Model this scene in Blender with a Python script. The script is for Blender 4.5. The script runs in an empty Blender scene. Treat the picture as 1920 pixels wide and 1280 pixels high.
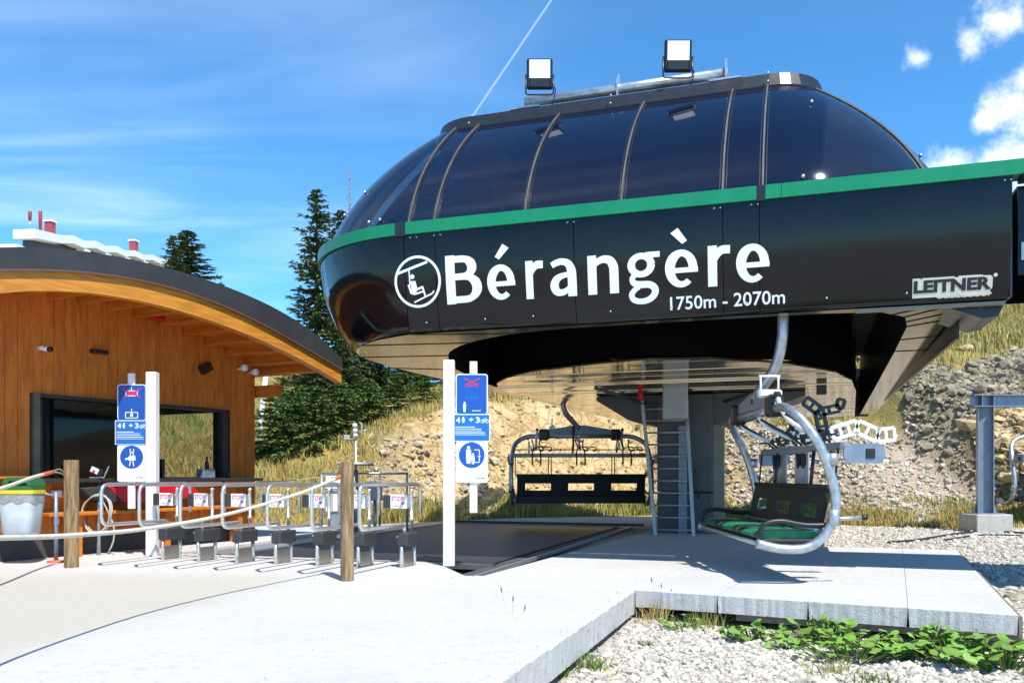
import bpy, bmesh, math, random
import numpy as np
from mathutils import Vector, Matrix, noise as mnoise

random.seed(7)
RNG = np.random.default_rng(11)
SC = bpy.context.scene
COL = SC.collection
R = math.radians

# ------------------------------------------------------------------ camera
F_PX, CX, HY, EYE = 1600.0, 960.0, 888.0, 1.15
cam_data = bpy.data.cameras.new("camera")
cam_data.sensor_width = 36.0
cam_data.lens = 36.0 * F_PX / 1920.0
cam_data.shift_y = (HY - 640.0) / 1920.0
cam_data.clip_end = 6000
cam_data.clip_start = 0.05
cam = bpy.data.objects.new("camera", cam_data)
cam.location = (0, 0, EYE)
cam.rotation_euler = (R(90), 0, 0)
COL.objects.link(cam)
SC.camera = cam

# ------------------------------------------------------------------ sun, sky, exposure
SUN_EL, SUN_AZ = R(56.5), math.atan2(0.46, -0.89)
sun_dir = Vector((math.sin(SUN_AZ) * math.cos(SUN_EL), math.cos(SUN_AZ) * math.cos(SUN_EL), math.sin(SUN_EL)))
sd = bpy.data.lights.new("sun", 'SUN')
sd.energy = 4.2
sd.angle = R(0.53)
sd.color = (1.0, 0.955, 0.88)
sun = bpy.data.objects.new("sun", sd)
sun.rotation_euler = sun_dir.to_track_quat('Z', 'Y').to_euler()
sun.location = sun_dir * 60
COL.objects.link(sun)

W = bpy.data.worlds.new("World")
SC.world = W
W.use_nodes = True
nt = W.node_tree
nt.nodes.clear()


def N(tree, kind, **kw):
    n = tree.nodes.new(kind)
    for k, v in kw.items():
        setattr(n, k, v)
    return n


def sock(tree, dst, v):
    if isinstance(v, bpy.types.NodeSocket):
        tree.links.new(v, dst)
    else:
        dst.default_value = v


def mth(tree, op, a, b=None, c=None, clamp=False):
    n = N(tree, 'ShaderNodeMath', operation=op, use_clamp=clamp)
    sock(tree, n.inputs[0], a)
    if b is not None:
        sock(tree, n.inputs[1], b)
    if c is not None:
        sock(tree, n.inputs[2], c)
    return n.outputs[0]


def mixc(tree, f, a, b, blend='MIX'):
    n = N(tree, 'ShaderNodeMix', data_type='RGBA', blend_type=blend)
    sock(tree, n.inputs[0], f)
    sock(tree, n.inputs[6], a if isinstance(a, bpy.types.NodeSocket) else (*a, 1) if len(a) == 3 else a)
    sock(tree, n.inputs[7], b if isinstance(b, bpy.types.NodeSocket) else (*b, 1) if len(b) == 3 else b)
    return n.outputs[2]


def ramp(tree, v, lo, hi):
    n = N(tree, 'ShaderNodeMapRange', interpolation_type='SMOOTHSTEP')
    sock(tree, n.inputs[0], v)
    n.inputs[1].default_value = lo
    n.inputs[2].default_value = hi
    return n.outputs[0]


SKY_STRENGTH = 0.13
sky = N(nt, 'ShaderNodeTexSky', sky_type='NISHITA')
sky.sun_disc = False
sky.sun_elevation = SUN_EL
sky.sun_rotation = SUN_AZ
sky.altitude = 1800
sky.air_density = 1.0
sky.dust_density = 0.4
sky.ozone_density = 2.6
tc = N(nt, 'ShaderNodeTexCoord')
DIR = tc.outputs['Generated']
sep = N(nt, 'ShaderNodeSeparateXYZ')
nt.links.new(DIR, sep.inputs[0])
dx, dy, dz = sep.outputs


def skydir(px, py):
    return Vector(((px - CX) / F_PX, 1.0, (HY - py) / F_PX)).normalized()


# flat cloud layer coordinates (direction projected on a high sheet)
zz = mth(nt, 'MAXIMUM', mth(nt, 'ADD', dz, 0.12), 0.02)
cu = mth(nt, 'DIVIDE', dx, zz)
cv = mth(nt, 'DIVIDE', dy, zz)
comb = N(nt, 'ShaderNodeCombineXYZ')
nt.links.new(cu, comb.inputs[0])
nt.links.new(cv, comb.inputs[1])
mp = N(nt, 'ShaderNodeMapping')
nt.links.new(comb.outputs[0], mp.inputs[0])
mp.inputs['Rotation'].default_value = (0, 0, R(24))
mp.inputs['Scale'].default_value = (0.42, 1.5, 1)
n1 = N(nt, 'ShaderNodeTexNoise')
nt.links.new(mp.outputs[0], n1.inputs['Vector'])
n1.inputs['Scale'].default_value = 1.7
n1.inputs['Detail'].default_value = 7
n1.inputs['Roughness'].default_value = 0.52
n1.inputs['Distortion'].default_value = 0.7
n2 = N(nt, 'ShaderNodeTexNoise')
nt.links.new(comb.outputs[0], n2.inputs['Vector'])
n2.inputs['Scale'].default_value = 0.55
n2.inputs['Detail'].default_value = 3
cir = mth(nt, 'MULTIPLY', ramp(nt, n1.outputs[0], 0.36, 0.80), ramp(nt, n2.outputs[0], 0.30, 0.60))
# more thin cloud towards the west (left) half of the sky
west = ramp(nt, mth(nt, 'MULTIPLY', dx, -1.0), -0.12, 0.40)
cir = mth(nt, 'MULTIPLY', cir, mth(nt, 'MULTIPLY_ADD', west, 0.95, 0.05))
# small cumulus
vn = N(nt, 'ShaderNodeTexNoise')
nt.links.new(DIR, vn.inputs['Vector'])
vn.inputs['Scale'].default_value = 24
vn.inputs['Detail'].default_value = 8
vn.inputs['Roughness'].default_value = 0.62
cum = None
for (px, py, rad, amp) in [(1780, 328, .038, 1.0), (1885, 318, .046, 1.15), (1893, 205, .034, .90), (1852, 228, .026, .78), (1918, 150, .028, .78),
                           (1815, 82, .028, .80), (1872, 35, .034, .82), (1722, 108, .022, .82), (2050, 260, .09, 1.1),
                           (2300, 120, .08, 1.0), (-500, 300, .10, .9), (2500, 330, .12, 1.1)]:
    v = skydir(px, py)
    d = N(nt, 'ShaderNodeVectorMath', operation='DISTANCE')
    nt.links.new(DIR, d.inputs[0])
    d.inputs[1].default_value = v
    f = mth(nt, 'MULTIPLY', mth(nt, 'SUBTRACT', 1.0, mth(nt, 'DIVIDE', d.outputs['Value'], rad * 1.15), clamp=True), amp)
    cum = f if cum is None else mth(nt, 'MAXIMUM', cum, f)
cumd = ramp(nt, mth(nt, 'ADD', mth(nt, 'MULTIPLY', cum, 1.1), mth(nt, 'MULTIPLY', mth(nt, 'SUBTRACT', vn.outputs[0], 0.5), 1.9)), 0.28, 1.12)
cumd = mth(nt, 'MULTIPLY', cumd, ramp(nt, cum, 0.0, 0.3))
# aircraft trail
a, b = skydir(905, 190), skydir(1034, 0)
nrm = a.cross(b).normalized()
d = N(nt, 'ShaderNodeVectorMath', operation='DOT_PRODUCT')
nt.links.new(DIR, d.inputs[0])
d.inputs[1].default_value = nrm
trail = mth(nt, 'SUBTRACT', 1.0, mth(nt, 'DIVIDE', mth(nt, 'ABSOLUTE', d.outputs['Value']), 0.0015), clamp=True)
trail = mth(nt, 'MULTIPLY', trail, ramp(nt, dy, 0.2, 0.6))
trail = mth(nt, 'MULTIPLY', mth(nt, 'MULTIPLY', trail, mth(nt, 'MULTIPLY_ADD', n2.outputs[0], 0.9, 0.0)), 0.62)
tone = mixc(nt, ramp(nt, vn.outputs[0], 0.35, 0.75), (5.6, 6.2, 7.0), (8.2, 8.4, 8.7))
skyc = mixc(nt, 1.0, sky.outputs[0], (0.47, 1.00, 1.24), 'MULTIPLY')
c1 = mixc(nt, mth(nt, 'MULTIPLY', cir, 0.50), skyc, (6.2, 7.2, 8.4))
c2 = mixc(nt, trail, c1, (7.0, 7.6, 8.4))
c3 = mixc(nt, mth(nt, 'MULTIPLY', cumd, 0.90), c2, tone)
bg = N(nt, 'ShaderNodeBackground')
nt.links.new(c3, bg.inputs[0])
bg.inputs[1].default_value = SKY_STRENGTH
wo = N(nt, 'ShaderNodeOutputWorld')
nt.links.new(bg.outputs[0], wo.inputs[0])

vs = SC.view_settings
vs.view_transform = 'Standard'
vs.look = 'None'
vs.gamma = 1
vs.use_curve_mapping = False
vs.exposure = 0.75
SC.cycles.use_denoising = True
SC.cycles.max_bounces = 8
SC.cycles.transparent_max_bounces = 12


# ------------------------------------------------------------------ materials
def mat(name, col, rough=0.6, metal=0.0, var=0.0, vscale=3.0, bump=0.0, bscale=40.0, col2=None, spec=0.5, stretch=None, alpha=1.0, island=0.0, coat=0.0):
    m = bpy.data.materials.new(name)
    m.use_nodes = True
    t = m.node_tree
    p = t.nodes['Principled BSDF']
    p.inputs['Roughness'].default_value = rough
    p.inputs['Metallic'].default_value = metal
    p.inputs['Specular IOR Level'].default_value = spec
    p.inputs['Alpha'].default_value = alpha
    p.inputs['Coat Weight'].default_value = coat
    p.inputs['Coat Roughness'].default_value = 0.05
    tcn = N(t, 'ShaderNodeTexCoord')
    vec = tcn.outputs['Object']
    if stretch:
        mpn = N(t, 'ShaderNodeMapping')
        t.links.new(vec, mpn.inputs[0])
        mpn.inputs['Scale'].default_value = stretch
        vec = mpn.outputs[0]
    c = None
    if var > 0:
        nz = N(t, 'ShaderNodeTexNoise')
        t.links.new(vec, nz.inputs['Vector'])
        nz.inputs['Scale'].default_value = vscale
        nz.inputs['Detail'].default_value = 6
        nz.inputs['Roughness'].default_value = 0.65
        f = ramp(t, nz.outputs[0], 0.3, 0.7)
        other = col2 if col2 else tuple(x * (1 - var) for x in col)
        c = mixc(t, f, other, tuple(min(1, x * (1 + var * 0.3)) for x in col) if not col2 else col)
        r_ = mth(t, 'MULTIPLY_ADD', nz.outputs[0], 0.16, max(0.02, rough - 0.08))
        t.links.new(r_, p.inputs['Roughness'])
    if island > 0:
        g = N(t, 'ShaderNodeNewGeometry')
        oi = N(t, 'ShaderNodeObjectInfo')
        rnd = mth(t, 'FRACT', mth(t, 'ADD', g.outputs['Random Per Island'], oi.outputs['Random']))
        k = mth(t, 'MULTIPLY_ADD', rnd, island, 1.0 - island * 0.6)
        base = c if c is not None else (*col, 1)
        hs = N(t, 'ShaderNodeHueSaturation')
        sock(t, hs.inputs['Color'], base)
        t.links.new(k, hs.inputs['Value'])
        t.links.new(mth(t, 'MULTIPLY_ADD', rnd, island * 0.04, 0.5 - island * 0.02), hs.inputs['Hue'])
        c = hs.outputs[0]
    if c is not None:
        t.links.new(c, p.inputs['Base Color'])
    else:
        p.inputs['Base Color'].default_value = (*col, 1)
    if bump > 0:
        nb = N(t, 'ShaderNodeTexNoise')
        t.links.new(vec, nb.inputs['Vector'])
        nb.inputs['Scale'].default_value = bscale
        nb.inputs['Detail'].default_value = 5
        bp = N(t, 'ShaderNodeBump')
        bp.inputs['Strength'].default_value = bump
        bp.inputs['Distance'].default_value = 0.02
        t.links.new(nb.outputs[0], bp.inputs['Height'])
        t.links.new(bp.outputs[0], p.inputs['Normal'])
    return m


M = {}
M['black_panel'] = mat('black_gloss_panel', (0.005, 0.0055, 0.007), 0.07, var=0.3, vscale=1.5, bump=0.035, bscale=1.6, spec=0.36)
M['black_metal'] = mat('black_metal', (0.014, 0.016, 0.022), 0.35, var=0.3, vscale=6)
M['black_plastic'] = mat('black_plastic', (0.013, 0.013, 0.014), 0.45, var=0.2)
M['interior'] = mat('dark_interior', (0.012, 0.012, 0.013), 0.7, var=0.2)
M['green'] = mat('green_band', (0.003, 0.205, 0.088), 0.35, var=0.12, vscale=2)
M['white_print'] = mat('white_vinyl', (0.80, 0.82, 0.84), 0.45)
M['cream_print'] = mat('cream_vinyl', (0.66, 0.62, 0.52), 0.5, var=0.15)
M['black_print'] = mat('black_vinyl', (0.012, 0.012, 0.014), 0.5)
M['rib'] = mat('weathered_glazing_bar', (0.10, 0.097, 0.093), 0.5, var=0.3, vscale=4)
M['galv'] = mat('galvanised_steel', (0.50, 0.53, 0.56), 0.38, 0.75, var=0.28, vscale=14)
M['galv_blue'] = mat('galvanised_beam', (0.22, 0.27, 0.34), 0.45, 0.35, var=0.2, vscale=8)
M['steel'] = mat('stainless_steel', (0.74, 0.72, 0.69), 0.30, 0.85, var=0.1, vscale=5)
M['steel_brushed'] = mat('brushed_steel', (0.52, 0.49, 0.45), 0.34, 1.0, var=0.15, vscale=25)
M['alu'] = mat('painted_aluminium', (0.42, 0.45, 0.48), 0.35, 0.5, var=0.15)
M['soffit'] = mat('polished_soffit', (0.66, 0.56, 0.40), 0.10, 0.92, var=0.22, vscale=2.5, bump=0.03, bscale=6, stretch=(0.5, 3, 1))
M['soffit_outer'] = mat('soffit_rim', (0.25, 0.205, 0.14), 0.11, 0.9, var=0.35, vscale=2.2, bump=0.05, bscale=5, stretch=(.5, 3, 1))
M['column'] = mat('grey_painted_steel', (0.075, 0.08, 0.085), 0.5, var=0.18, vscale=2)
M['column_side'] = mat('beige_lit_side_steel', (0.22, 0.20, 0.165), 0.55, var=0.15, vscale=2)  # paler beige stands in for light reflected onto the column's right face
M['ladder'] = mat('ladder_aluminium', (0.42, 0.43, 0.44), 0.4, 0.5, var=0.2)
M['cabinet'] = mat('grey_cabinet', (0.42, 0.44, 0.45), 0.45, var=0.12)
M['red'] = mat('red_plastic', (0.55, 0.012, 0.02), 0.4)
M['wood_wall'] = mat('larch_boards', (0.62, 0.165, 0.012), 0.6, var=0.32, vscale=2.6, bump=0.12, bscale=14, stretch=(6, 6, 1.0), island=0.08)
M['wood_arch'] = mat('glulam_timber', (0.60, 0.235, 0.030), 0.5, var=0.30, vscale=2.5, bump=0.06, bscale=14, stretch=(0.8, 5, 9))
M['wood_deck'] = mat('roof_deck_timber', (0.60, 0.175, 0.014), 0.6, var=0.3, vscale=3, stretch=(6, 0.8, 6))
M['roof_metal'] = mat('anthracite_sheet', (0.040, 0.041, 0.045), 0.5, var=0.2, vscale=3, bump=0.03, bscale=60)
M['copper_edge'] = mat('drip_edge', (0.20, 0.11, 0.085), 0.4, 0.4)
M['skirting'] = mat('dark_skirting', (0.06, 0.058, 0.057), 0.75, var=0.3, vscale=8)
M['frame_dark'] = mat('dark_window_frame', (0.03, 0.028, 0.027), 0.4, var=0.2)
M['frame_grey'] = mat('greyed_reveal', (0.15, 0.12, 0.085), 0.7, var=0.4, vscale=6)
M['white_paint'] = mat('white_painted_steel', (0.80, 0.80, 0.79), 0.4, var=0.05)
M['sign_blue'] = mat('sign_blue', (0.008, 0.075, 0.36), 0.35)
M['sign_blue2'] = mat('sign_light_blue', (0.012, 0.13, 0.44), 0.35)
M['sign_white'] = mat('sign_white', (0.78, 0.80, 0.82), 0.4)
M['sign_red'] = mat('sign_red', (0.62, 0.02, 0.08), 0.4)
M['post_wood'] = mat('weathered_post', (0.36, 0.245, 0.12), 0.8, var=0.5, vscale=4, bump=0.7, bscale=12, stretch=(6, 6, 0.7), col2=(0.11, 0.065, 0.028))
M['rope'] = mat('cream_rope', (0.62, 0.57, 0.46), 0.8, var=0.2, vscale=30)
M['rope_red'] = mat('orange_tape', (0.62, 0.12, 0.04), 0.6)
M['rubber_box'] = mat('dark_grey_plastic', (0.040, 0.041, 0.043), 0.5, var=0.15, vscale=20)
M['belt'] = mat('rubber_belt', (0.030, 0.032, 0.037), 0.5, var=0.35, vscale=3, bump=0.1, bscale=50)
M['mat_rubber'] = mat('dusty_rubber', (0.075, 0.077, 0.082), 0.7, var=0.35, vscale=3)
M['cush_green'] = mat('green_cushion', (0.008, 0.20, 0.085), 0.6, var=0.3, vscale=12)
M['cush_black'] = mat('black_cushion', (0.018, 0.02, 0.02), 0.6, var=0.2)
M['back_black'] = mat('black_backrest', (0.010, 0.010, 0.011), 0.6, var=0.2)
M['white_metal'] = mat('white_rack', (0.78, 0.79, 0.80), 0.35, 0.1)
M['bin_bag'] = mat('translucent_bag', (0.52, 0.57, 0.60), 0.4, var=0.15, vscale=5, bump=0.25, bscale=7)
M['bin_green'] = mat('bin_green', (0.02, 0.12, 0.03), 0.45)
M['bin_yellow'] = mat('bin_yellow', (0.70, 0.52, 0.02), 0.45)
M['dark_cloth'] = mat('dark_cloth', (0.035, 0.036, 0.04), 0.7, var=0.2)
M['red_cloth'] = mat('red_cover', (0.62, 0.012, 0.03), 0.45, var=0.1, vscale=2)
M['hose'] = mat('pale_hose', (0.50, 0.47, 0.38), 0.5)
M['glass_lamp'] = mat('lamp_face', (0.80, 0.80, 0.86), 0.25, spec=0.6)
M['hotel_white'] = mat('white_render', (0.78, 0.78, 0.77), 0.7, var=0.05)
M['hotel_dark'] = mat('loggia_dark', (0.05, 0.055, 0.065), 0.5, var=0.3, vscale=0.4)
M['hotel_red'] = mat('red_chimney', (0.33, 0.05, 0.06), 0.6)
M['leaf'] = mat('butterbur_leaf', (0.18, 0.335, 0.050), 0.5, var=0.3, vscale=14, island=0.5)
M['flower'] = mat('white_flower', (0.75, 0.76, 0.70), 0.6)
M['grass_green'] = mat('green_grass', (0.15, 0.22, 0.04), 0.7, island=0.6)
M['grass_dry'] = mat('dry_grass', (0.52, 0.37, 0.12), 0.8, island=0.7, var=.4, vscale=.9, col2=(0.41, 0.315, 0.095))
M['grass_dryg'] = mat('yellow_green_grass', (0.38, 0.32, 0.085), 0.8, island=0.7, var=.4, vscale=.8, col2=(0.26, 0.27, 0.07))
M['needles'] = mat('spruce_needles', (0.110, 0.150, 0.040), 0.6, island=0.9)
M['needles_young'] = mat('young_spruce_needles', (0.135, 0.215, 0.045), 0.6, island=0.9)
M['bark'] = mat('bark', (0.075, 0.056, 0.042), 0.9, var=0.4, vscale=8, bump=0.4)
M['deadwood'] = mat('dead_wood', (0.17, 0.14, 0.11), 0.8)
M['stone'] = mat('white_gravel', (0.53, 0.485, 0.41), 0.85, var=0.25, vscale=30, island=0.55)
M['rock_warm'] = mat('ochre_rock', (0.58, 0.43, 0.22), 0.9, var=0.45, vscale=2.5, bump=0.6, bscale=9, island=0.4)
M['rock_grey'] = mat('grey_rock', (0.31, 0.265, 0.19), 0.9, var=0.5, vscale=2.5, bump=0.6, bscale=9, island=0.5)
M['rock_pale'] = mat('pale_rock', (0.50, 0.42, 0.32), 0.9, var=0.4, vscale=2.5, bump=0.6, bscale=9, island=0.4)
M['rust_wood'] = mat('brown_timber', (0.105, 0.052, 0.03), 0.8, var=0.3, vscale=5)
M['grey_timber'] = mat('grey_timber', (0.20, 0.175, 0.14), 0.85, var=0.4, vscale=4, stretch=(0.6, 6, 6))
M['block'] = mat('concrete_block', (0.42, 0.40, 0.37), 0.85, var=0.2, vscale=6, bump=0.2)


def glass_mat(name, col, rough, alpha):
    """dark tinted glazing: partly see-through, glossy on top"""
    m = bpy.data.materials.new(name)
    m.use_nodes = True
    t = m.node_tree
    p = t.nodes['Principled BSDF']
    p.inputs['Base Color'].default_value = (*col, 1)
    p.inputs['Roughness'].default_value = rough
    p.inputs['Alpha'].default_value = alpha
    p.inputs['Specular IOR Level'].default_value = 0.6
    nz = N(t, 'ShaderNodeTexNoise')
    tcn = N(t, 'ShaderNodeTexCoord')
    t.links.new(tcn.outputs['Object'], nz.inputs['Vector'])
    nz.inputs['Scale'].default_value = 0.8
    bp = N(t, 'ShaderNodeBump')
    bp.inputs['Strength'].default_value = 0.05
    t.links.new(nz.outputs[0], bp.inputs['Height'])
    t.links.new(bp.outputs[0], p.inputs['Normal'])
    return m


M['dome_glass'] = glass_mat('tinted_dome_glass', (0.003, 0.006, 0.022), 0.05, 0.86)
m = glass_mat('mirror_window', (0.02, 0.022, 0.02), 0.02, 0.9)
m.node_tree.nodes['Principled BSDF'].inputs['Specular IOR Level'].default_value = 1.0
m.node_tree.nodes['Principled BSDF'].inputs['IOR'].default_value = 3.2
M['window_glass'] = m
M['dark_pane'] = glass_mat('clear_dark_pane', (.003, .004, .005), .04, .75)
M['dark_pane'].node_tree.nodes['Principled BSDF'].inputs['Specular IOR Level'].default_value = 0.3
M['clear_glass'] = glass_mat('clear_pane', (.02, .025, .022), .02, .14)


def concrete_mat(name, tan):
    m = bpy.data.materials.new(name)
    m.use_nodes = True
    t = m.node_tree
    p = t.nodes['Principled BSDF']
    g = N(t, 'ShaderNodeNewGeometry')
    P_ = g.outputs['Position']
    s = N(t, 'ShaderNodeSeparateXYZ')
    t.links.new(P_, s.inputs[0])
    big = N(t, 'ShaderNodeTexNoise')
    t.links.new(P_, big.inputs['Vector'])
    big.inputs['Scale'].default_value = 0.7
    big.inputs['Detail'].default_value = 5
    fine = N(t, 'ShaderNodeTexNoise')
    t.links.new(P_, fine.inputs['Vector'])
    fine.inputs['Scale'].default_value = 70
    fine.inputs['Detail'].default_value = 4
    fine.inputs['Roughness'].default_value = 0.7
    mid = N(t, 'ShaderNodeTexNoise')
    t.links.new(P_, mid.inputs['Vector'])
    mid.inputs['Scale'].default_value = 9
    mid.inputs['Detail'].default_value = 8
    mid.inputs['Roughness'].default_value = 0.75
    c = mixc(t, ramp(t, big.outputs[0], 0.3, 0.7), (0.55, 0.54, 0.52), (0.62, 0.615, 0.60))
    c = mixc(t, mth(t, 'MULTIPLY', ramp(t, fine.outputs[0], 0.42, 0.66), 0.34), c, (0.27, 0.26, 0.24))
    c = mixc(t, mth(t, 'MULTIPLY', ramp(t, mid.outputs[0], 0.48, 0.72), 0.42), c, (0.36, 0.345, 0.315))
    c = mixc(t, mth(t, 'MULTIPLY', ramp(t, big.outputs[0], 0.52, 0.62), mth(t, 'MULTIPLY', ramp(t, mid.outputs[0], 0.4, 0.6), 0.35)), c, (0.40, 0.375, 0.33))
    sw = N(t, 'ShaderNodeMapping')
    t.links.new(P_, sw.inputs[0])
    sw.inputs['Rotation'].default_value = (0, 0, R(-71))
    sw.inputs['Scale'].default_value = (1.2, 60, 1)
    bru = N(t, 'ShaderNodeTexNoise')
    t.links.new(sw.outputs[0], bru.inputs['Vector'])
    bru.inputs['Scale'].default_value = 1.0
    bru.inputs['Detail'].default_value = 3
    c = mixc(t, mth(t, 'MULTIPLY', ramp(t, bru.outputs[0], 0.45, 0.7), 0.16), c, (0.34, 0.33, 0.31))
    if tan:
        # old tan surface in the queue lane, new white screed to the right of the joint
        k = mth(t, 'ADD', mth(t, 'ADD', s.outputs[0], mth(t, 'MULTIPLY', s.outputs[1], -0.19)), 4.03)
        k = mth(t, 'ADD', k, mth(t, 'MULTIPLY', mth(t, 'SUBTRACT', big.outputs[0], 0.5), 0.5))
        f = mth(t, 'SUBTRACT', 1.0, ramp(t, k, -0.45, 0.25))
        f = mth(t, 'MULTIPLY', f, mth(t, 'SUBTRACT', 1.0, ramp(t, s.outputs[1], 9.0, 10.6)))
        f = mth(t, 'MULTIPLY', f, mth(t, 'MULTIPLY_ADD', mid.outputs[0], 0.9, 0.35), clamp=True)
        c = mixc(t, f, c, (0.46, 0.425, 0.345))
    # dark lichen and worn patches on the vertical sides only
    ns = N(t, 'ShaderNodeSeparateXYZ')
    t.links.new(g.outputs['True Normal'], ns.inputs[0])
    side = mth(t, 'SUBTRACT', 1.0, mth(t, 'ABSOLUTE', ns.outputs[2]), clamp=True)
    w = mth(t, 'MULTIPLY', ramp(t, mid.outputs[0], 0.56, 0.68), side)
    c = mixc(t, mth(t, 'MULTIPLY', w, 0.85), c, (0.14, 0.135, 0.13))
    cr = N(t, 'ShaderNodeTexVoronoi', feature='DISTANCE_TO_EDGE')
    t.links.new(P_, cr.inputs['Vector'])
    cr.inputs['Scale'].default_value = 0.33
    st = mth(t, 'MULTIPLY', mth(t, 'SUBTRACT', 1.0, ramp(t, cr.outputs[0], 0.0, 0.008)), 0.05)
    c = mixc(t, st, c, (0.3, 0.29, 0.27))
    t.links.new(c, p.inputs['Base Color'])
    p.inputs['Roughness'].default_value = 0.88
    p.inputs['Specular IOR Level'].default_value = 0.25
    bp = N(t, 'ShaderNodeBump')
    bp.inputs['Strength'].default_value = 0.8
    bp.inputs['Distance'].default_value = 0.014
    hb = mth(t, 'ADD', fine.outputs[0], mth(t, 'MULTIPLY', mid.outputs[0], 0.8))
    t.links.new(hb, bp.inputs['Height'])
    t.links.new(bp.outputs[0], p.inputs['Normal'])
    return m


M['concrete'] = concrete_mat('white_concrete', True)
M['slab'] = concrete_mat('white_slab_concrete', False)


def terrain_mat():
    m = bpy.data.materials.new('bank_ground')
    m.use_nodes = True
    t = m.node_tree
    p = t.nodes['Principled BSDF']
    g = N(t, 'ShaderNodeNewGeometry')
    P_ = g.outputs['Position']

    def attr(nm):
        n = N(t, 'ShaderNodeAttribute', attribute_name=nm)
        return n.outputs['Fac']
    n1 = N(t, 'ShaderNodeTexNoise')
    t.links.new(P_, n1.inputs['Vector'])
    n1.inputs['Scale'].default_value = 1.4
    n1.inputs['Detail'].default_value = 9
    n1.inputs['Roughness'].default_value = 0.72
    n2 = N(t, 'ShaderNodeTexNoise')
    t.links.new(P_, n2.inputs['Vector'])
    n2.inputs['Scale'].default_value = 22
    n2.inputs['Detail'].default_value = 6
    vo = N(t, 'ShaderNodeTexVoronoi', feature='DISTANCE_TO_EDGE')
    t.links.new(P_, vo.inputs['Vector'])
    vo.inputs['Scale'].default_value = 24
    gravel = mixc(t, ramp(t, n2.outputs[0], 0.3, 0.7), (0.43, 0.395, 0.33), (0.55, 0.51, 0.44))
    gravel = mixc(t, mth(t, 'MULTIPLY', mth(t, 'SUBTRACT', 1.0, ramp(t, vo.outputs[0], 0.0, 0.12)), 0.55), gravel, (0.22, 0.2, 0.165))
    grass = mixc(t, ramp(t, n1.outputs[0], 0.35, 0.66), (0.37, 0.26, 0.085), (0.17, 0.17, 0.05))
    rockw = mixc(t, ramp(t, n1.outputs[0], 0.3, 0.7), (0.44, 0.295, 0.135), (0.62, 0.47, 0.25))
    rockg = mixc(t, ramp(t, n1.outputs[0], 0.3, 0.7), (0.12, 0.10, 0.07), (0.36, 0.30, 0.22))
    vc = N(t, 'ShaderNodeTexVoronoi', feature='DISTANCE_TO_EDGE')
    wv_ = mixc(t, 0.35, P_, n1.outputs['Color'])
    t.links.new(wv_, vc.inputs['Vector'])
    vc.inputs['Scale'].default_value = 3.2
    crack = mth(t, 'MULTIPLY', mth(t, 'SUBTRACT', 1.0, ramp(t, vc.outputs[0], 0.0, 0.10)), 0.55)
    rock = mixc(t, attr('warm'), rockg, rockw)
    rock = mixc(t, crack, rock, (0.15, 0.10, 0.055))
    dirt = mixc(t, ramp(t, n2.outputs[0], 0.3, 0.7), (0.36, 0.27, 0.20), (0.47, 0.39, 0.30))
    c = mixc(t, attr('grass'), gravel, grass)
    c = mixc(t, attr('dirt'), c, dirt)
    c = mixc(t, attr('rock'), c, rock)
    t.links.new(c, p.inputs['Base Color'])
    p.inputs['Roughness'].default_value = 0.95
    p.inputs['Specular IOR Level'].default_value = 0.15
    bp = N(t, 'ShaderNodeBump')
    bp.inputs['Strength'].default_value = 0.8
    bp.inputs['Distance'].default_value = 0.06
    t.links.new(mth(t, 'ADD', n2.outputs[0], n1.outputs[0]), bp.inputs['Height'])
    t.links.new(bp.outputs[0], p.inputs['Normal'])
    return m


M['terrain'] = terrain_mat()


# ------------------------------------------------------------------ mesh helpers
def tag(o, label=None, cat=None, group=None, kind=None):
    if label:
        o['label'] = label
    if cat:
        o['category'] = cat
    if group:
        o['group'] = group
    if kind:
        o['kind'] = kind
    return o


def empty(name, loc=(0, 0, 0), rz=0.0, label=None, cat=None, group=None, kind=None, scale=None):
    o = bpy.data.objects.new(name, None)
    COL.objects.link(o)
    o.location = loc
    o.rotation_euler = (0, 0, rz)
    if scale:
        o.scale = (scale,) * 3
    o.empty_display_size = 0.2
    return tag(o, label, cat, group, kind)


def link_mesh(name, me, parent=None, mtl=None):
    if mtl is not None:
        me.materials.append(mtl)
    o = bpy.data.objects.new(name, me)
    COL.objects.link(o)
    if parent is not None:
        o.parent = parent
    return o


def catmull(pts, n=6):
    P_ = [Vector(p) for p in pts]
    P_ = [P_[0] * 2 - P_[1]] + P_ + [P_[-1] * 2 - P_[-2]]
    out = []
    for i in range(1, len(P_) - 2):
        p0, p1, p2, p3 = P_[i - 1:i + 3]
        for k in range(n):
            t = k / n
            out.append(0.5 * ((2 * p1) + (p2 - p0) * t + (2 * p0 - 5 * p1 + 4 * p2 - p3) * t * t + (3 * p1 - p0 - 3 * p2 + p3) * t ** 3))
    out.append(P_[-2])
    return out


def fillet(pts, r, n=5):
    pts = [Vector(p) for p in pts]
    out = [pts[0]]
    for i in range(1, len(pts) - 1):
        a, b, c = pts[i - 1], pts[i], pts[i + 1]
        u, v = (a - b), (c - b)
        k = min(r, u.length * 0.49, v.length * 0.49)
        p, q = b + u.normalized() * k, b + v.normalized() * k
        for j in range(n + 1):
            t = j / n
            out.append(p * (1 - t) ** 2 + b * 2 * t * (1 - t) + q * t * t)
    out.append(pts[-1])
    return out


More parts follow.
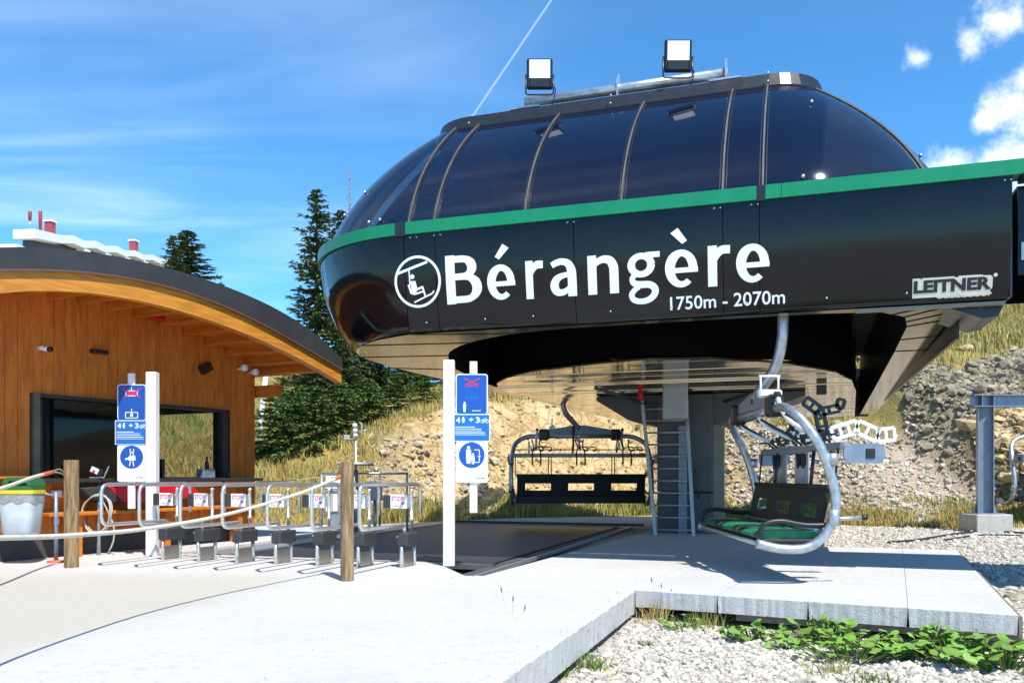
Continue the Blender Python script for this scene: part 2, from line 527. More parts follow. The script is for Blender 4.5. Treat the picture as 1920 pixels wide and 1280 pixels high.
class MB:
    def __init__(self):
        self.v, self.f, self.s, self.mi = [], [], [], []

    def add(self, vs_, fs, smooth=False, mi=0):
        b = len(self.v)
        self.v += [tuple(x) for x in vs_]
        for f in fs:
            self.f.append([b + i for i in f])
            self.s.append(smooth)
            self.mi.append(mi)
        return self

    def box(self, c, d, rot=None, mi=0):
        hx, hy, hz = d[0] / 2, d[1] / 2, d[2] / 2
        vs_ = [Vector((x, y, z)) for x in (-hx, hx) for y in (-hy, hy) for z in (-hz, hz)]
        if rot is not None:
            vs_ = [rot @ v for v in vs_]
        c = Vector(c)
        return self.add([v + c for v in vs_], [(0, 1, 3, 2), (4, 6, 7, 5), (0, 4, 5, 1), (2, 3, 7, 6), (0, 2, 6, 4), (1, 5, 7, 3)], mi=mi)

    def bbox(self, c, d, b=0.008, mi=0):
        """box with chamfered vertical and horizontal edges"""
        bm = bmesh.new()
        bmesh.ops.create_cube(bm, size=1)
        for v in bm.verts:
            v.co = Vector((v.co.x * d[0], v.co.y * d[1], v.co.z * d[2]))
        bmesh.ops.bevel(bm, geom=list(bm.edges), offset=min(b, min(d) * 0.4), segments=1, affect='EDGES')
        bm.verts.index_update()
        vs_ = [v.co + Vector(c) for v in bm.verts]
        fs = [[v.index for v in f.verts] for f in bm.faces]
        bm.free()
        return self.add(vs_, fs, mi=mi)

    def tube(self, pts, r, n=8, cap=True, closed=False, mi=0, sq=False):
        pts = [Vector(p) for p in pts]
        m_ = len(pts)
        rr = r if hasattr(r, '__len__') else [r] * m_
        tang = []
        for i in range(m_):
            a = pts[(i - 1) % m_] if (closed or i > 0) else pts[i]
            b = pts[(i + 1) % m_] if (closed or i < m_ - 1) else pts[i]
            t = (b - a)
            tang.append(t.normalized() if t.length > 1e-9 else Vector((0, 0, 1)))
        up = Vector((0, 0, 1)) if abs(tang[0].z) < 0.9 else Vector((1, 0, 0))
        nrm_ = tang[0].cross(up).normalized()
        rings = []
        for i in range(m_):
            nrm_ = (nrm_ - tang[i] * nrm_.dot(tang[i]))
            nrm_ = nrm_.normalized() if nrm_.length > 1e-6 else tang[i].orthogonal().normalized()
            bi = tang[i].cross(nrm_)
            rings.append([pts[i] + (nrm_ * math.cos(2 * math.pi * (k + (0.5 if sq else 0)) / n) + bi * math.sin(2 * math.pi * (k + (0.5 if sq else 0)) / n)) * rr[i] for k in range(n)])
        vs_ = [v for ring in rings for v in ring]
        fs = []
        for i in range(m_ if closed else m_ - 1):
            j = (i + 1) % m_
            for k in range(n):
                fs.append((i * n + k, i * n + (k + 1) % n, j * n + (k + 1) % n, j * n + k))
        self.add(vs_, fs, smooth=not sq, mi=mi)
        if cap and not closed:
            b = len(self.v) - m_ * n
            self.f += [[b + k for k in range(n)][::-1], [b + (m_ - 1) * n + k for k in range(n)]]
            self.s += [False, False]
            self.mi += [mi, mi]
        return self

    def lathe(self, prof, c=(0, 0, 0), n=16, mi=0, axis='z'):
        vs_, fs = [], []
        for (r, z) in prof:
            for k in range(n):
                a = 2 * math.pi * k / n
                p = (r * math.cos(a), r * math.sin(a), z)
                if axis == 'y':
                    p = (p[0], -p[2], p[1])
                if axis == 'x':
                    p = (p[2], p[0], p[1])
                vs_.append(Vector(p) + Vector(c))
        for i in range(len(prof) - 1):
            for k in range(n):
                fs.append((i * n + k, i * n + (k + 1) % n, (i + 1) * n + (k + 1) % n, (i + 1) * n + k))
        fs.append(list(range(n))[::-1])
        fs.append([(len(prof) - 1) * n + k for k in range(n)])
        return self.add(vs_, fs, smooth=True, mi=mi)

    def prism(self, poly, fn, t0, t1, mi=0):
        """poly: 2-D outline; fn(a, b, depth) -> point"""
        n = len(poly)
        vs_ = [fn(a, b, t0) for a, b in poly] + [fn(a, b, t1) for a, b in poly]
        fs = [list(range(n)), list(range(n, 2 * n))[::-1]] + [(i, (i + 1) % n, n + (i + 1) % n, n + i) for i in range(n)]
        return self.add(vs_, fs, mi=mi)

    def build(self, name, mtl, parent=None, recalc=True):
        me = bpy.data.meshes.new(name)
        me.from_pydata(self.v, [], self.f)
        me.polygons.foreach_set('use_smooth', self.s)
        mats = mtl if isinstance(mtl, (list, tuple)) else [mtl]
        for x in mats:
            me.materials.append(x)
        me.polygons.foreach_set('material_index', self.mi)
        if recalc:
            bm = bmesh.new()
            bm.from_mesh(me)
            bmesh.ops.recalc_face_normals(bm, faces=bm.faces)
            bm.to_mesh(me)
            bm.free()
        me.update()
        return link_mesh(name, me, parent)


def np_mesh(name, V, T, mtl, parent=None, smooth=False, attrs=None):
    me = bpy.data.meshes.new(name)
    V = np.asarray(V, dtype=np.float32)
    T = np.asarray(T, dtype=np.int32)
    k = T.shape[1]
    me.vertices.add(len(V))
    me.vertices.foreach_set('co', V.ravel())
    me.loops.add(T.size)
    me.loops.foreach_set('vertex_index', T.ravel())
    me.polygons.add(len(T))
    me.polygons.foreach_set('loop_start', np.arange(0, T.size, k, dtype=np.int32))
    me.polygons.foreach_set('use_smooth', np.full(len(T), smooth))
    if attrs:
        for an, av in attrs.items():
            at_ = me.attributes.new(an, 'FLOAT', 'POINT')
            at_.data.foreach_set('value', np.asarray(av, dtype=np.float32))
    me.update(calc_edges=True)
    me.validate()
    return link_mesh(name, me, parent, mtl)


def text_geo(s, offset=0.0, extrude=0.003):
    cu_ = bpy.data.curves.new('tmp_text', 'FONT')
    cu_.body = s
    cu_.size = 1.0
    cu_.offset = offset
    cu_.extrude = extrude
    cu_.resolution_u = 3
    o = bpy.data.objects.new('tmp_text', cu_)
    COL.objects.link(o)
    dg = bpy.context.evaluated_depsgraph_get()
    me = bpy.data.meshes.new_from_object(o.evaluated_get(dg))
    vs_ = [v.co.copy() for v in me.vertices]
    fs = [list(p.vertices) for p in me.polygons]
    bpy.data.objects.remove(o)
    bpy.data.curves.remove(cu_)
    bpy.data.meshes.remove(me)
    return vs_, fs


def add_text(mb, s, x0, x1, y0, y1, fn, offset=0.0, depth=0.004, ref=None, mi=0):
    """fit text in a box: y0 baseline, y1 top of reference (cap height); fn(a, b, depth)"""
    vs_, fs = text_geo(s, offset, 0.5)
    xs = [v.x for v in vs_]
    mn, mx = min(xs), max(xs)
    if ref is not None:
        rv, _ = text_geo(ref, offset, 0.0)
        h = max(v.y for v in rv)
    else:
        h = max(v.y for v in vs_)
    out = []
    for v in vs_:
        a = x0 + (v.x - mn) / (mx - mn) * (x1 - x0)
        b = y0 + v.y / h * (y1 - y0)
        out.append(fn(a, b, depth * (v.z + 0.5)))
    mb.add(out, fs, mi=mi)


def clip_poly(poly, nx, ny, c):
    """keep nx*x+ny*y<=c"""
    out = []
    for i in range(len(poly)):
        a, b = poly[i], poly[(i + 1) % len(poly)]
        da, db = nx * a[0] + ny * a[1] - c, nx * b[0] + ny * b[1] - c
        if da <= 0:
            out.append(a)
        if (da < 0) != (db < 0) and da != db:
            t = da / (da - db)
            out.append((a[0] + (b[0] - a[0]) * t, a[1] + (b[1] - a[1]) * t))
    return out


def rrect(x0, x1, y0, y1, r, n=5):
    out = []
    for cx_, cy_, a0 in ((x1 - r, y1 - r, 0), (x0 + r, y1 - r, 90), (x0 + r, y0 + r, 180), (x1 - r, y0 + r, 270)):
        for k in range(n + 1):
            a = R(a0 + 90 * k / n)
            out.append((cx_ + r * math.cos(a), cy_ + r * math.sin(a)))
    return out


def ground_at(px, py, z=0.0):
    D = F_PX * (EYE - z) / (py - HY)
    return ((px - CX) / F_PX * D, D)


def copy_tree(o, parent=None):
    c = o.copy()
    COL.objects.link(c)
    if parent is not None:
        c.parent = parent
    for ch in o.children:
        copy_tree(ch, c)
    return c


# ------------------------------------------------------------------ ground
def smooth(e0, e1, x):
    t = np.clip((x - e0) / (e1 - e0), 0, 1)
    return t * t * (3 - 2 * t)


def foot(x):
    return np.interp(x, [-60, -8, -4, 0, 4, 7, 9, 14, 60], [18.5, 18.5, 20.0, 23.6, 24.8, 21.6, 19.2, 18.8, 18.5])


def ground_parts(x, y):
    x, y = np.asarray(x, float), np.asarray(y, float)
    d = y - foot(x)
    H1 = np.interp(x, [-60, -11, -8, -5, -1, 4, 7, 9, 60], [1.3, 1.3, 0.9, 1.7, 3.2, 3.45, 2.1, 1.2, 1.2])
    s2 = np.interp(x, [-60, -12, -8.5, 0, 6, 9, 60], [.34, .34, .15, .22, .40, .50, .50])
    z = H1 * smooth(0, 3.6, d)
    e = np.clip(d - 2.0, 0, None)
    z = z + s2 * np.minimum(e, 15) + .085 * np.clip(e - 15, 0, 150) * np.exp(-np.clip(d - 200, 0, None) / 400)
    xb = 11.6 - 0.42 * (y - 19.5)
    out = smooth(0, 0.9, x - xb) * smooth(0.0, 1.6, d - 0.2) * (1 - smooth(7, 12, d)) * smooth(6.5, 8.5, x)
    z = z + 1.5 * out
    base = np.interp(y, [0, 8, 13, 15], [-.36, -.31, -.09, -.06])
    return base + z, d, out


def ground_z(x, y):
    return float(ground_parts(x, y)[0])


xs = np.concatenate([[-1500, -900, -500, -300, -180, -110, -70, -45], np.arange(-30, 34, .30), [36, 45, 60, 90, 140, 220, 400, 800, 1500]])
ys = np.concatenate([[-1200, -500, -150, -40, -10], np.arange(0, 17, .8), np.arange(17, 40, .28), np.arange(40, 70, 3), [75, 90, 110, 135, 170, 230, 320, 500, 900, 1800]])
GX, GY = np.meshgrid(xs, ys)
GZ, GD, GOUT = ground_parts(GX, GY)
nz1 = np.zeros_like(GX)
nz2 = np.zeros_like(GX)
for j in range(GX.shape[0]):
    for i in range(GX.shape[1]):
        if -30 <= GX[j, i] <= 34 and 0 <= GY[j, i] <= 60:
            nz1[j, i] = mnoise.fractal(Vector((GX[j, i] * .55, GY[j, i] * .55, 3.1)), 1.0, 2.0, 5)
            nz2[j, i] = mnoise.fractal(Vector((GX[j, i] * 1.8, GY[j, i] * 1.8, 9.1)), 0.8, 2.0, 4)
# where bare rock, grass and loose dirt lie
rock_c = smooth(-4.6, -2.2, GX + nz1 * 1.2) * (1 - smooth(6.2, 8.0, GX)) * smooth(-.1, .4, GD) * (1 - smooth(3.0, 4.0, GD + nz1 * .9))
rock_r = smooth(6.5, 8.0, GX) * smooth(0.7, 1.6, GD + nz1 * .5) * (1 - smooth(4.5, 7.2, GD + nz1 * 3.0 + np.clip(14 - GX, 0, 8) * .3))
dirt = smooth(5.5, 7.0, GX) * smooth(.4, 1.0, GD) * (1 - smooth(0.0, .7, GX - (11.6 - 0.42 * (GY - 19.5)))) * (1 - smooth(3.4, 4.6, GD + nz1))
rock = np.clip(rock_c + rock_r, 0, 1)
dirt = np.clip(dirt, 0, 1)
rock = rock * (1 - dirt * .9)
warm = np.clip((1 - smooth(6.0, 9.5, GX)) * smooth(-4.2, -2.0, GX) + .55 * smooth(12.0, 13.2, GX - nz1) * (1 - smooth(2.2, 3.2, GD)), 0, 1)
grass = smooth(-.5, .2, GD + nz1 * .3)
GZ = GZ + np.where(GD > 0, nz1 * .10 + rock * nz2 * .26, 0) * smooth(0, 1, GD)
ny_, nx_ = GX.shape
idx = np.arange(nx_ * ny_).reshape(ny_, nx_)
quads = np.stack([idx[:-1, :-1].ravel(), idx[:-1, 1:].ravel(), idx[1:, 1:].ravel(), idx[1:, :-1].ravel()], 1)
g = np_mesh('ground', np.stack([GX.ravel(), GY.ravel(), GZ.ravel()], 1), quads, M['terrain'], smooth=True,
            attrs={'rock': rock.ravel(), 'warm': warm.ravel(), 'grass': grass.ravel(), 'dirt': dirt.ravel()})
tag(g, kind='structure')


def interp_grid(A, x, y):
    i = np.clip(np.searchsorted(xs, x) - 1, 0, nx_ - 2)
    j = np.clip(np.searchsorted(ys, y) - 1, 0, ny_ - 2)
    tx = (x - xs[i]) / (xs[i + 1] - xs[i])
    ty = (y - ys[j]) / (ys[j + 1] - ys[j])
    return (A[j, i] * (1 - tx) + A[j, i + 1] * tx) * (1 - ty) + (A[j + 1, i] * (1 - tx) + A[j + 1, i + 1] * tx) * ty


# ------------------------------------------------------------------ concrete apron and loading platform
UX, UY = 0.948, -0.3186
SA = math.atan2(UY, UX)
ORG = Vector((1.395, 9.3, 0))


def loc2w(u, p, z=0):
    return Vector((ORG.x + UX * u - UY * p, ORG.y + UY * u + UX * p, z))


def w2loc(x, y):
    rx, ry = x - ORG.x, y - ORG.y
    return (rx * UX + ry * UY, -rx * UY + ry * UX)


def jitter_line(a, b, step=.12, amp=.012):
    a, b = Vector(a), Vector(b)
    n = max(2, int((b - a).length / step))
    nrm_ = Vector((-(b - a).y, (b - a).x)).normalized()
    return [a.lerp(b, k / n) + nrm_ * random.uniform(-amp, amp) * (0 < k < n) for k in range(n)]


def worn_slab(poly, z0, z1, bevel=.012):
    """prism whose upper rim is slightly broken away"""
    mb = MB()
    n = len(poly)
    c = sum((Vector(p) for p in poly), Vector((0, 0))) / n
    top, rim, bot = [], [], []
    for k, p in enumerate(poly):
        p = Vector(p)
        a, b = Vector(poly[k - 1]), Vector(poly[(k + 1) % n])
        t = (b - a).normalized()
        inn = Vector((-t.y, t.x))
        q = p + inn * (bevel * random.uniform(.5, 1.6))
        top.append((q.x, q.y, z1))
        rim.append((p.x, p.y, z1 - bevel * random.uniform(.5, 1.8)))
        bot.append((p.x + inn.x * .01, p.y + inn.y * .01, z0))
    mb.add(top + rim + bot, [list(range(n))] + [(n + i, n + (i + 1) % n, (i + 1) % n, i) for i in range(n)] +
           [(2 * n + i, 2 * n + (i + 1) % n, n + (i + 1) % n, n + i) for i in range(n)] + [list(range(2 * n, 3 * n))[::-1]])
    return mb


pA, pB = Vector((1.22, 8.48)), Vector((4.14, 6.97))
pC, pD = Vector((6.75, 12.95)), Vector((4.4, 13.75))
bR0 = Vector((-.39, 9.68))                      # near right corner of the belt channel
bR1 = Vector((2.36 + .82, 16.4 + 2.0))
e0 = Vector((-.09, 4.69))
e1 = e0 + (e0 - pA) * 2.6
apron = jitter_line(pA, e0, .1, .006)[::-1]
apron = [Vector(e1)] + jitter_line(e1, e0, .06, .005)[1:] + jitter_line(e0, pA, .05, .005)
bl0 = loc2w(-6.2, 0.6)
bk = loc2w(-6.2, 13)
jA = pA + (bR0 - pA) * 0.995
apron += [pA, Vector((bR0.x + .02, bR0.y)), Vector((-.52, 9.36 + .28))]
apron += [Vector((-.95, 11.0)), Vector((-1.0, 11.15))]
fl = Vector((-5.0, 12.42))
apron += [fl, fl + Vector((1.0, 3.0)), Vector((-3.0, 19.3)), Vector((-14, 19.3)), Vector((-30, 14)), Vector((-30, -6)), Vector((-4, -6))]
fl_ = worn_slab([tuple(p) for p in apron], -.24, 0.0, .014).build('concrete_floor', M['concrete'])
tag(fl_, kind='structure')

plat = empty('platform', (pA.x, pA.y, 0), 0, kind='structure')


def rel(v, o):
    return (v[0] - o[0], v[1] - o[1])


# four strips side by side, each a slab; a wide slab carries the station column
seamL = [pA, Vector((bR0.x + .05, bR0.y - .01))]
cuts = [0, .25, .5, .75, 1.0]
far0, far1 = Vector((3.05, 14.2)), pC
for k in range(4):
    a, b = pA.lerp(pB, cuts[k]), pA.lerp(pB, cuts[k + 1])
    c, d_ = Vector((3.9, 13.92)).lerp(pC, cuts[k + 1]), Vector((3.9, 13.92)).lerp(pC, cuts[k])
    g_ = .0016
    s_ = (b - a).normalized() * g_
    poly = jitter_line(a + s_, b - s_, .035, .006) + [b - s_, c - s_, d_ + s_]
    mb = worn_slab([rel(p, pA) for p in poly], -.17, -.004 - .0015 * (k % 2), .0018)
    mb.build('slab', M['slab'], plat)
wide = [Vector((bR0.x + .06, bR0.y - .02)), pA - Vector((.004, 0)), Vector((3.895, 13.92)), Vector((4.6, 15.7)), Vector((5.0, 17.8)), Vector((3.2, 18.3))]
worn_slab([rel(p, pA) for p in wide], -.17, -.002, .008).build('slab', M['slab'], plat)
# timber edge beam and legs under the slabs
mb = MB()
ed = (pB - pA).normalized()
for t0, t1 in ((.30, 1.01),):
    a, b = pA.lerp(pB, t0), pA.lerp(pB, t1)
    off = Vector((-ed.y, ed.x)) * .05
    mb.prism([(0, 0), ((b - a).length, 0), ((b - a).length, .07), (0, .07)],
             lambda s, w, z, a=a: Vector((a.x + ed.x * s + off.x - ed.y * w - pA.x, a.y + ed.y * s + off.y + ed.x * w - pA.y, z)), -.235, -.175)
mb.build('edge_beam', M['grey_timber'], plat)
sd_ = (pC - pB).normalized()
mb = MB()
mb.prism([(0.02, 0.004), ((pC - pB).length - .02, 0.004), ((pC - pB).length - .02, .03), (0.02, .03)],
         lambda s, w, z: Vector((pB.x + sd_.x * s + sd_.y * w - pA.x, pB.y + sd_.y * s - sd_.x * w - pA.y, z)), -.19, -.02)
mb.build('edge_board', M['grey_timber'], plat)
for t in (.03, .64, .985):
    q = pA.lerp(pB, t) + Vector((-ed.y, ed.x)) * .14
    MB().box((q.x - pA.x, q.y - pA.y, -.30), (.09, .09, .125)).build('leg', M['rust_wood'], plat)

# ------------------------------------------------------------------ loading belt
belt = empty('conveyor_belt', tuple(bR0) + (0,), SA, 'black rubber loading belt running away under the station between the concrete edges', 'conveyor belt')
MB().box((-2.35, 5.6, -.045), (4.0, 8.2, .05)).build('belt_surface', M['belt'], belt)
MB().box((-2.35, 1.36, -.055), (4.2, .24, .06)).build('end_roller_cover', M['mat_rubber'], belt)
MB().box((-.16, 4.7, -.05), (.26, 9.6, .05)).build('side_channel', M['mat_rubber'], belt)
MB().box((-.02, 4.7, -.02), (.03, 9.6, .05)).build('side_rail', M['galv'], belt)
mb = MB()
mb.box((-4.62, 5.4, -.03), (.5, 8.4, .06))
mb.build('side_board', M['alu'], belt)
MB().box((-2.1, 9.78, .02), (4.6, .12, .06)).build('end_plate', M['rubber_box'], belt)

# ------------------------------------------------------------------ lift station
ST = empty('lift_station', ORG, SA, 'black rounded chairlift station with green band and tinted dome on a grey column', 'lift station')


STS = 1.06
ST.location = (ORG.x * STS, ORG.y * STS, EYE * (1 - STS))
ST.scale = (STS,) * 3


def st_place(o, v):
    o.location = (v.x * STS, v.y * STS, EYE + (v.z - EYE) * STS)
    o.scale = (STS,) * 3


def px_u(px, p):
    k = (px - CX) / F_PX
    return (k * (ORG.y + UX * p) - ORG.x + UY * p) / (UX - UY * k)


def px_uz(px, py, p):
    u = px_u(px, p)
    D = ORG.y + UY * u + UX * p
    return u, EYE + (HY - py) * D / F_PX


U0, U1, CR, PB = -4.86, 3.15, 2.02, 13.0
UE = 3.58                                        # right end of the front fascia
PZ = [2.85, 2.88] + [2.9 + .05 * k for k in range(23)]
PI_ = [0.21, 0.165] + [.02 * (4.0 - z) + .105 * (4.0 - z) ** 2 for z in PZ[2:]]
XZ = [2.85, 3.1, 3.5, 4.0]
XI = [0.40, 0.20, 0.05, 0.0]


def pface(z):
    return float(np.interp(z, PZ, PI_))


def left_shift(p):
    return max(0.0, p - 2.5) * 0.17


def outline(s, inset, extra=0.0):
    """point on the shell plan; s<0: left side going back, 0..1: corner arc, >1: front (u = U0+CR+(s-1))"""
    if s <= 0:
        p = CR - s
        return (U0 + inset + extra + left_shift(p), p)
    if s <= 1:
        a = s * math.pi / 2
        r = CR - inset - extra * (1 - s) ** .7 * 1.0
        return (U0 + CR - r * math.cos(a), CR - r * math.sin(a))
    return (U0 + CR + (s - 1), inset)


def soffit_z(p):
    return 2.85 - .03 * p


def shell_panel(s0, s1, name, zs=None, gap=.004):
    zs = zs or [2.85, 2.88, 2.95, 3.05, 3.15, 3.25, 3.35, 3.45, 3.55, 3.65, 3.75, 3.85, 4.0]
    n = 10 if s1 <= 1 else 4
    S = [s0 + gap + (s1 - s0 - 2 * gap) * k / n for k in range(n + 1)]
    mb = MB()
    vs_ = []
    for lay in (0, .03):
        for s in S:
            for z in zs:
                ex = float(np.interp(z, XZ, XI))
                u, p = outline(s, pface(z) + lay, ex)
                zz_ = z if z > 3.4 else z - .03 * max(0, p - .2) * (3.4 - z) / .55
                vs_.append((u, p, zz_))
    m_, L = len(zs), len(S) * len(zs)
    fs = []
    for i in range(n):
        for j in range(m_ - 1):
            q = (i * m_ + j, (i + 1) * m_ + j, (i + 1) * m_ + j + 1, i * m_ + j + 1)
            fs.append(q)
            fs.append(tuple(x + L for x in q[::-1]))
    for i in range(n):
        for j in (0, m_ - 1):
            fs.append((i * m_ + j, (i + 1) * m_ + j, (i + 1) * m_ + j + L, i * m_ + j + L))
    for i in (0, n):
        for j in range(m_ - 1):
            fs.append((i * m_ + j, i * m_ + j + 1, i * m_ + j + 1 + L, i * m_ + j + L))
    mb.add(vs_, fs, smooth=False)
    o = mb.build(name, M['black_panel'], ST)
    me = o.data
    me.polygons.foreach_set('use_smooth', [True] * len(me.polygons))
    md = o.modifiers.new('edge', 'EDGE_SPLIT')
    md.split_angle = R(35)
    return o


def s_of_u(u):
    return 1 + (u - (U0 + CR))


joints = [px_u(q, 0) for q in (757, 815, 1075, 1355, 1424)] + [UE]
shell_panel(-9.8, -5.0, 'fascia_panel')
shell_panel(-5.0, 0.0, 'fascia_panel')
shell_panel(0.0, 0.5, 'fascia_panel', gap=.0012)
shell_panel(0.5, 1.0, 'fascia_panel', gap=.0012)
for a, b in zip(joints[:-1], joints[1:]):
    shell_panel(s_of_u(a), s_of_u(b), 'fascia_panel')
# thin dark backing behind the joints
for u in joints[:-1]:
    mb = MB()
    mb.prism([(u - .03, 2.93), (u + .03, 2.93), (u + .03, 3.98), (u - .03, 3.98)], lambda a, z, d: Vector((a, pface(z) + .035 + d, z)), 0, .02)
    mb.build('joint_backing', M['interior'], ST)
# paired rivets below the band
mb = MB()
for q in (775, 820, 1070, 1345, 1415, 1890):
    for dq in (-6, 6):
        u, z = px_uz(q + dq, 0, 0)
        mb.lathe([(.012, 0), (.012, .006)], (px_u(q + dq, 0), -.001, 3.965), 8, axis='y')
for q in (800, 910, 1000, 1145, 1260, 1400, 1550, 1700):
    mb.lathe([(.010, 0), (.010, .006)], (px_u(q, .09), .085, 2.955), 8, axis='y')
mb.build('rivet', M['galv'], ST)['kind'] = 'stuff'


# green band in three lengths with black couplings
def band(s0, s1, mtl, name, out=.035, z0=4.0, z1=4.145, n=10):
    S = [s0 + (s1 - s0) * k / n for k in range(n + 1)]
    vs_ = []
    for s in S:
        for (i, z) in ((-out, z0), (-out, z1), (.20, z1 + .01), (.20, z0)):
            u, p = outline(s, i)
            vs_.append((u, p, z))
    fs = []
    for i in range(n):
        for j in range(4):
            fs.append((i * 4 + j, i * 4 + (j + 1) % 4, (i + 1) * 4 + (j + 1) % 4, (i + 1) * 4 + j))
    fs += [(0, 1, 2, 3), tuple(n * 4 + k for k in (3, 2, 1, 0))]
    mb = MB()
    mb.add(vs_, fs)
    return mb.build(name, mtl, ST)


uj1, uj2 = px_u(757, 0), px_u(1427, 0)
band(-9.8, 0.0, M['green'], 'green_band')
band(0.0, s_of_u(uj1 - .035), M['green'], 'green_band', n=16)
band(s_of_u(uj1 - .034), s_of_u(uj1 + .034), M['black_metal'], 'band_coupling', out=.03, z0=3.985, n=1)
band(s_of_u(uj1 + .035), s_of_u(uj2 - .045), M['green'], 'green_band')
band(s_of_u(uj2 - .044), s_of_u(uj2 + .044), M['black_metal'], 'band_coupling', out=.03, z0=3.985, n=1)
band(s_of_u(uj2 + .045), s_of_u(uj2 + .20), M['green'], 'green_band', n=1)
band(s_of_u(uj2 + .205), s_of_u(9.5), M['green'], 'green_band')

# right end: fascia end, rope tunnel running on to the right, back and right walls
MB().box((UE + .012, 1.0, 3.43), (.02, 1.75, 1.12)).build('end_plate', M['black_metal'], ST)
tun = MB()
tun.box((UE + 3.05, .16, 3.50), (5.95, .03, .84))
tun.box((UE + 3.05, 1.75, 3.50), (5.95, .03, .84))
tun.box((UE + 3.05, .955, 3.93), (5.95, 1.55, .03))
tun.build('rope_tunnel', M['black_panel'], ST)
MB().box((UE + 3.05, .135, 3.30), (5.9, .02, .17)).build('tunnel_rail', M['galv_blue'], ST)
MB().box((UE + 3.05, .05, 3.98), (5.95, .25, .035)).build('tunnel_flashing', M['black_metal'], ST)
mb = MB()
mb.prism([(2.2, 2.815), (UE - .02, 2.815), (UE - .02, 2.845), (2.2, 2.845)], lambda a, z, d: Vector((a, .20 + d, z)), 0, .09)
mb.build('guide_angle', M['column_side'], ST)
mb = MB()
mb.prism([(UE - .55, 2.845), (UE, 2.845), (UE - .06, 2.72), (UE - .2, 2.70)], lambda a, z, d: Vector((a, .32 + d, z)), 0, .9)
mb.build('entry_funnel', M['black_metal'], ST)
mb = MB()
mb.box((U1 - .015 + .1, 6.3, 3.28), (.03, 11.0, 1.40))
mb.box((.55, 11.9, 3.02), (5.2, .03, 1.10))
mb.build('rear_wall', M['black_metal'], ST)

# underside: rim with a U-shaped slot, inner soffit of planks
rim_out = []
for s in [-10.1, -9, -7, -5, -3, -1.5, -.6, 0] + [k / 10 for k in range(1, 10)] + [1.0]:
    u, p = outline(s, .2, .40)
    rim_out.append((u, p))
rim_out += [(-2.0, .2), (-1.0, .2), (0, .2), (1.0, .2), (2.0, .2), (2.8, .2), (U1 + .02, .22), (U1 + .03, 1.0), (U1 + .06, 3), (U1 + .1, 7), (U1 + .14, 11.97)]
rim_in = [(-2.28, 11.8), (-2.5, 10.5), (-2.95, 8.4), (-3.3, 6.5), (-3.5, 5.0), (-3.48, 3.9), (-3.38, 3.0), (-3.22, 2.35)]
rim_in += [(-3.1, 2.0), (-3.0, 1.75), (-2.88, 1.5), (-2.72, 1.28), (-2.55, 1.08), (-2.36, .92), (-2.2, .80), (-2.05, .70), (-1.85, .60), (-1.6, .50)]
rim_in += [(-1.3, .42), (-.9, .36), (0, .34), (1.0, .34), (1.9, .34), (2.45, .42), (2.72, .75), (2.80, 1.3), (2.84, 3), (2.9, 7), (2.96, 11.8)]
n = len(rim_out)
assert n == len(rim_in), (n, len(rim_in))
segs = [(0, 3), (3, 6), (6, 9), (9, 13), (13, 17), (17, 20), (20, 23), (23, 25), (25, 27), (27, n - 1)]
for a, b in segs:
    mb = MB()
    for zt in (0, .025):
        base = len(mb.v)
        vs_ = []
        for k in range(a, b + 1):
            for (u, p) in (rim_out[k], rim_in[k]):
                vs_.append((u, p, soffit_z(p) + zt + .002))
        mb.add(vs_, [(2 * k, 2 * k + 1, 2 * k + 3, 2 * k + 2) for k in range(b - a)])
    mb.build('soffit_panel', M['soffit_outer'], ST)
# dark joints between the rim panels
for k in (3, 6, 9, 13, 17, 23, 24, 25, 26):
    for f_ in ((0, .5) if k >= 23 and k < 26 else (0,)):
        (ua0, pa0), (ub0, pb0) = rim_out[k], rim_in[k]
        if f_:
            (ua0, pa0) = tuple(Vector(rim_out[k]).lerp(Vector(rim_out[k + 1]), f_))
            (ub0, pb0) = tuple(Vector(rim_in[k]).lerp(Vector(rim_in[k + 1]), f_))
        MB().tube([(ua0, pa0, soffit_z(pa0) + .002), (ub0, pb0, soffit_z(pb0) + .002)], .010, 4, sq=True).build('panel_joint', M['interior'], ST)
# skirt hanging inside the slot (dark inner wall) and dark roof space
mb = MB()
vs_ = []
for (u, p) in rim_in:
    vs_ += [(u, p, soffit_z(p) + .03), (u, p, 3.8)]
mb.add(vs_, [(2 * k, 2 * k + 1, 2 * k + 3, 2 * k + 2) for k in range(n - 1)])
mb.build('slot_wall', M['black_metal'], ST)
MB().box((-.55, 6.1, 3.86), (7.1, 11.2, .05)).build('machinery_floor', M['interior'], ST)

inner = [(-3.44, 5.6), (-3.40, 4.95), (-3.22, 4.4), (-2.85, 3.85), (-2.3, 3.35), (-1.4, 2.9), (-.46, 2.62), (.5, 2.78), (1.5, 3.55), (2.15, 4.5), (2.45, 5.5), (2.6, 7), (2.85, 11.75), (-2.2, 11.75), (-2.9, 8.2)]
p0 = 2.62
k = 0
while p0 < 11.7:
    w = .27 + .05 * math.sin(k * 2.1)
    poly = clip_poly(clip_poly(inner, 0, 1, p0 + w - .010), 0, -1, -p0)
    if len(poly) > 2:
        dz0, dz1 = random.uniform(-.008, .008), random.uniform(-.008, .008)
        mb = MB()
        mb.prism(poly, lambda a, b, d, p0=p0, w=w, dz0=dz0, dz1=dz1: Vector((a, b, soffit_z(b) - .03 + dz0 + (dz1 - dz0) * (b - p0) / w + d)), 0, .03)
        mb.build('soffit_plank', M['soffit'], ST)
    p0 += w
    k += 1
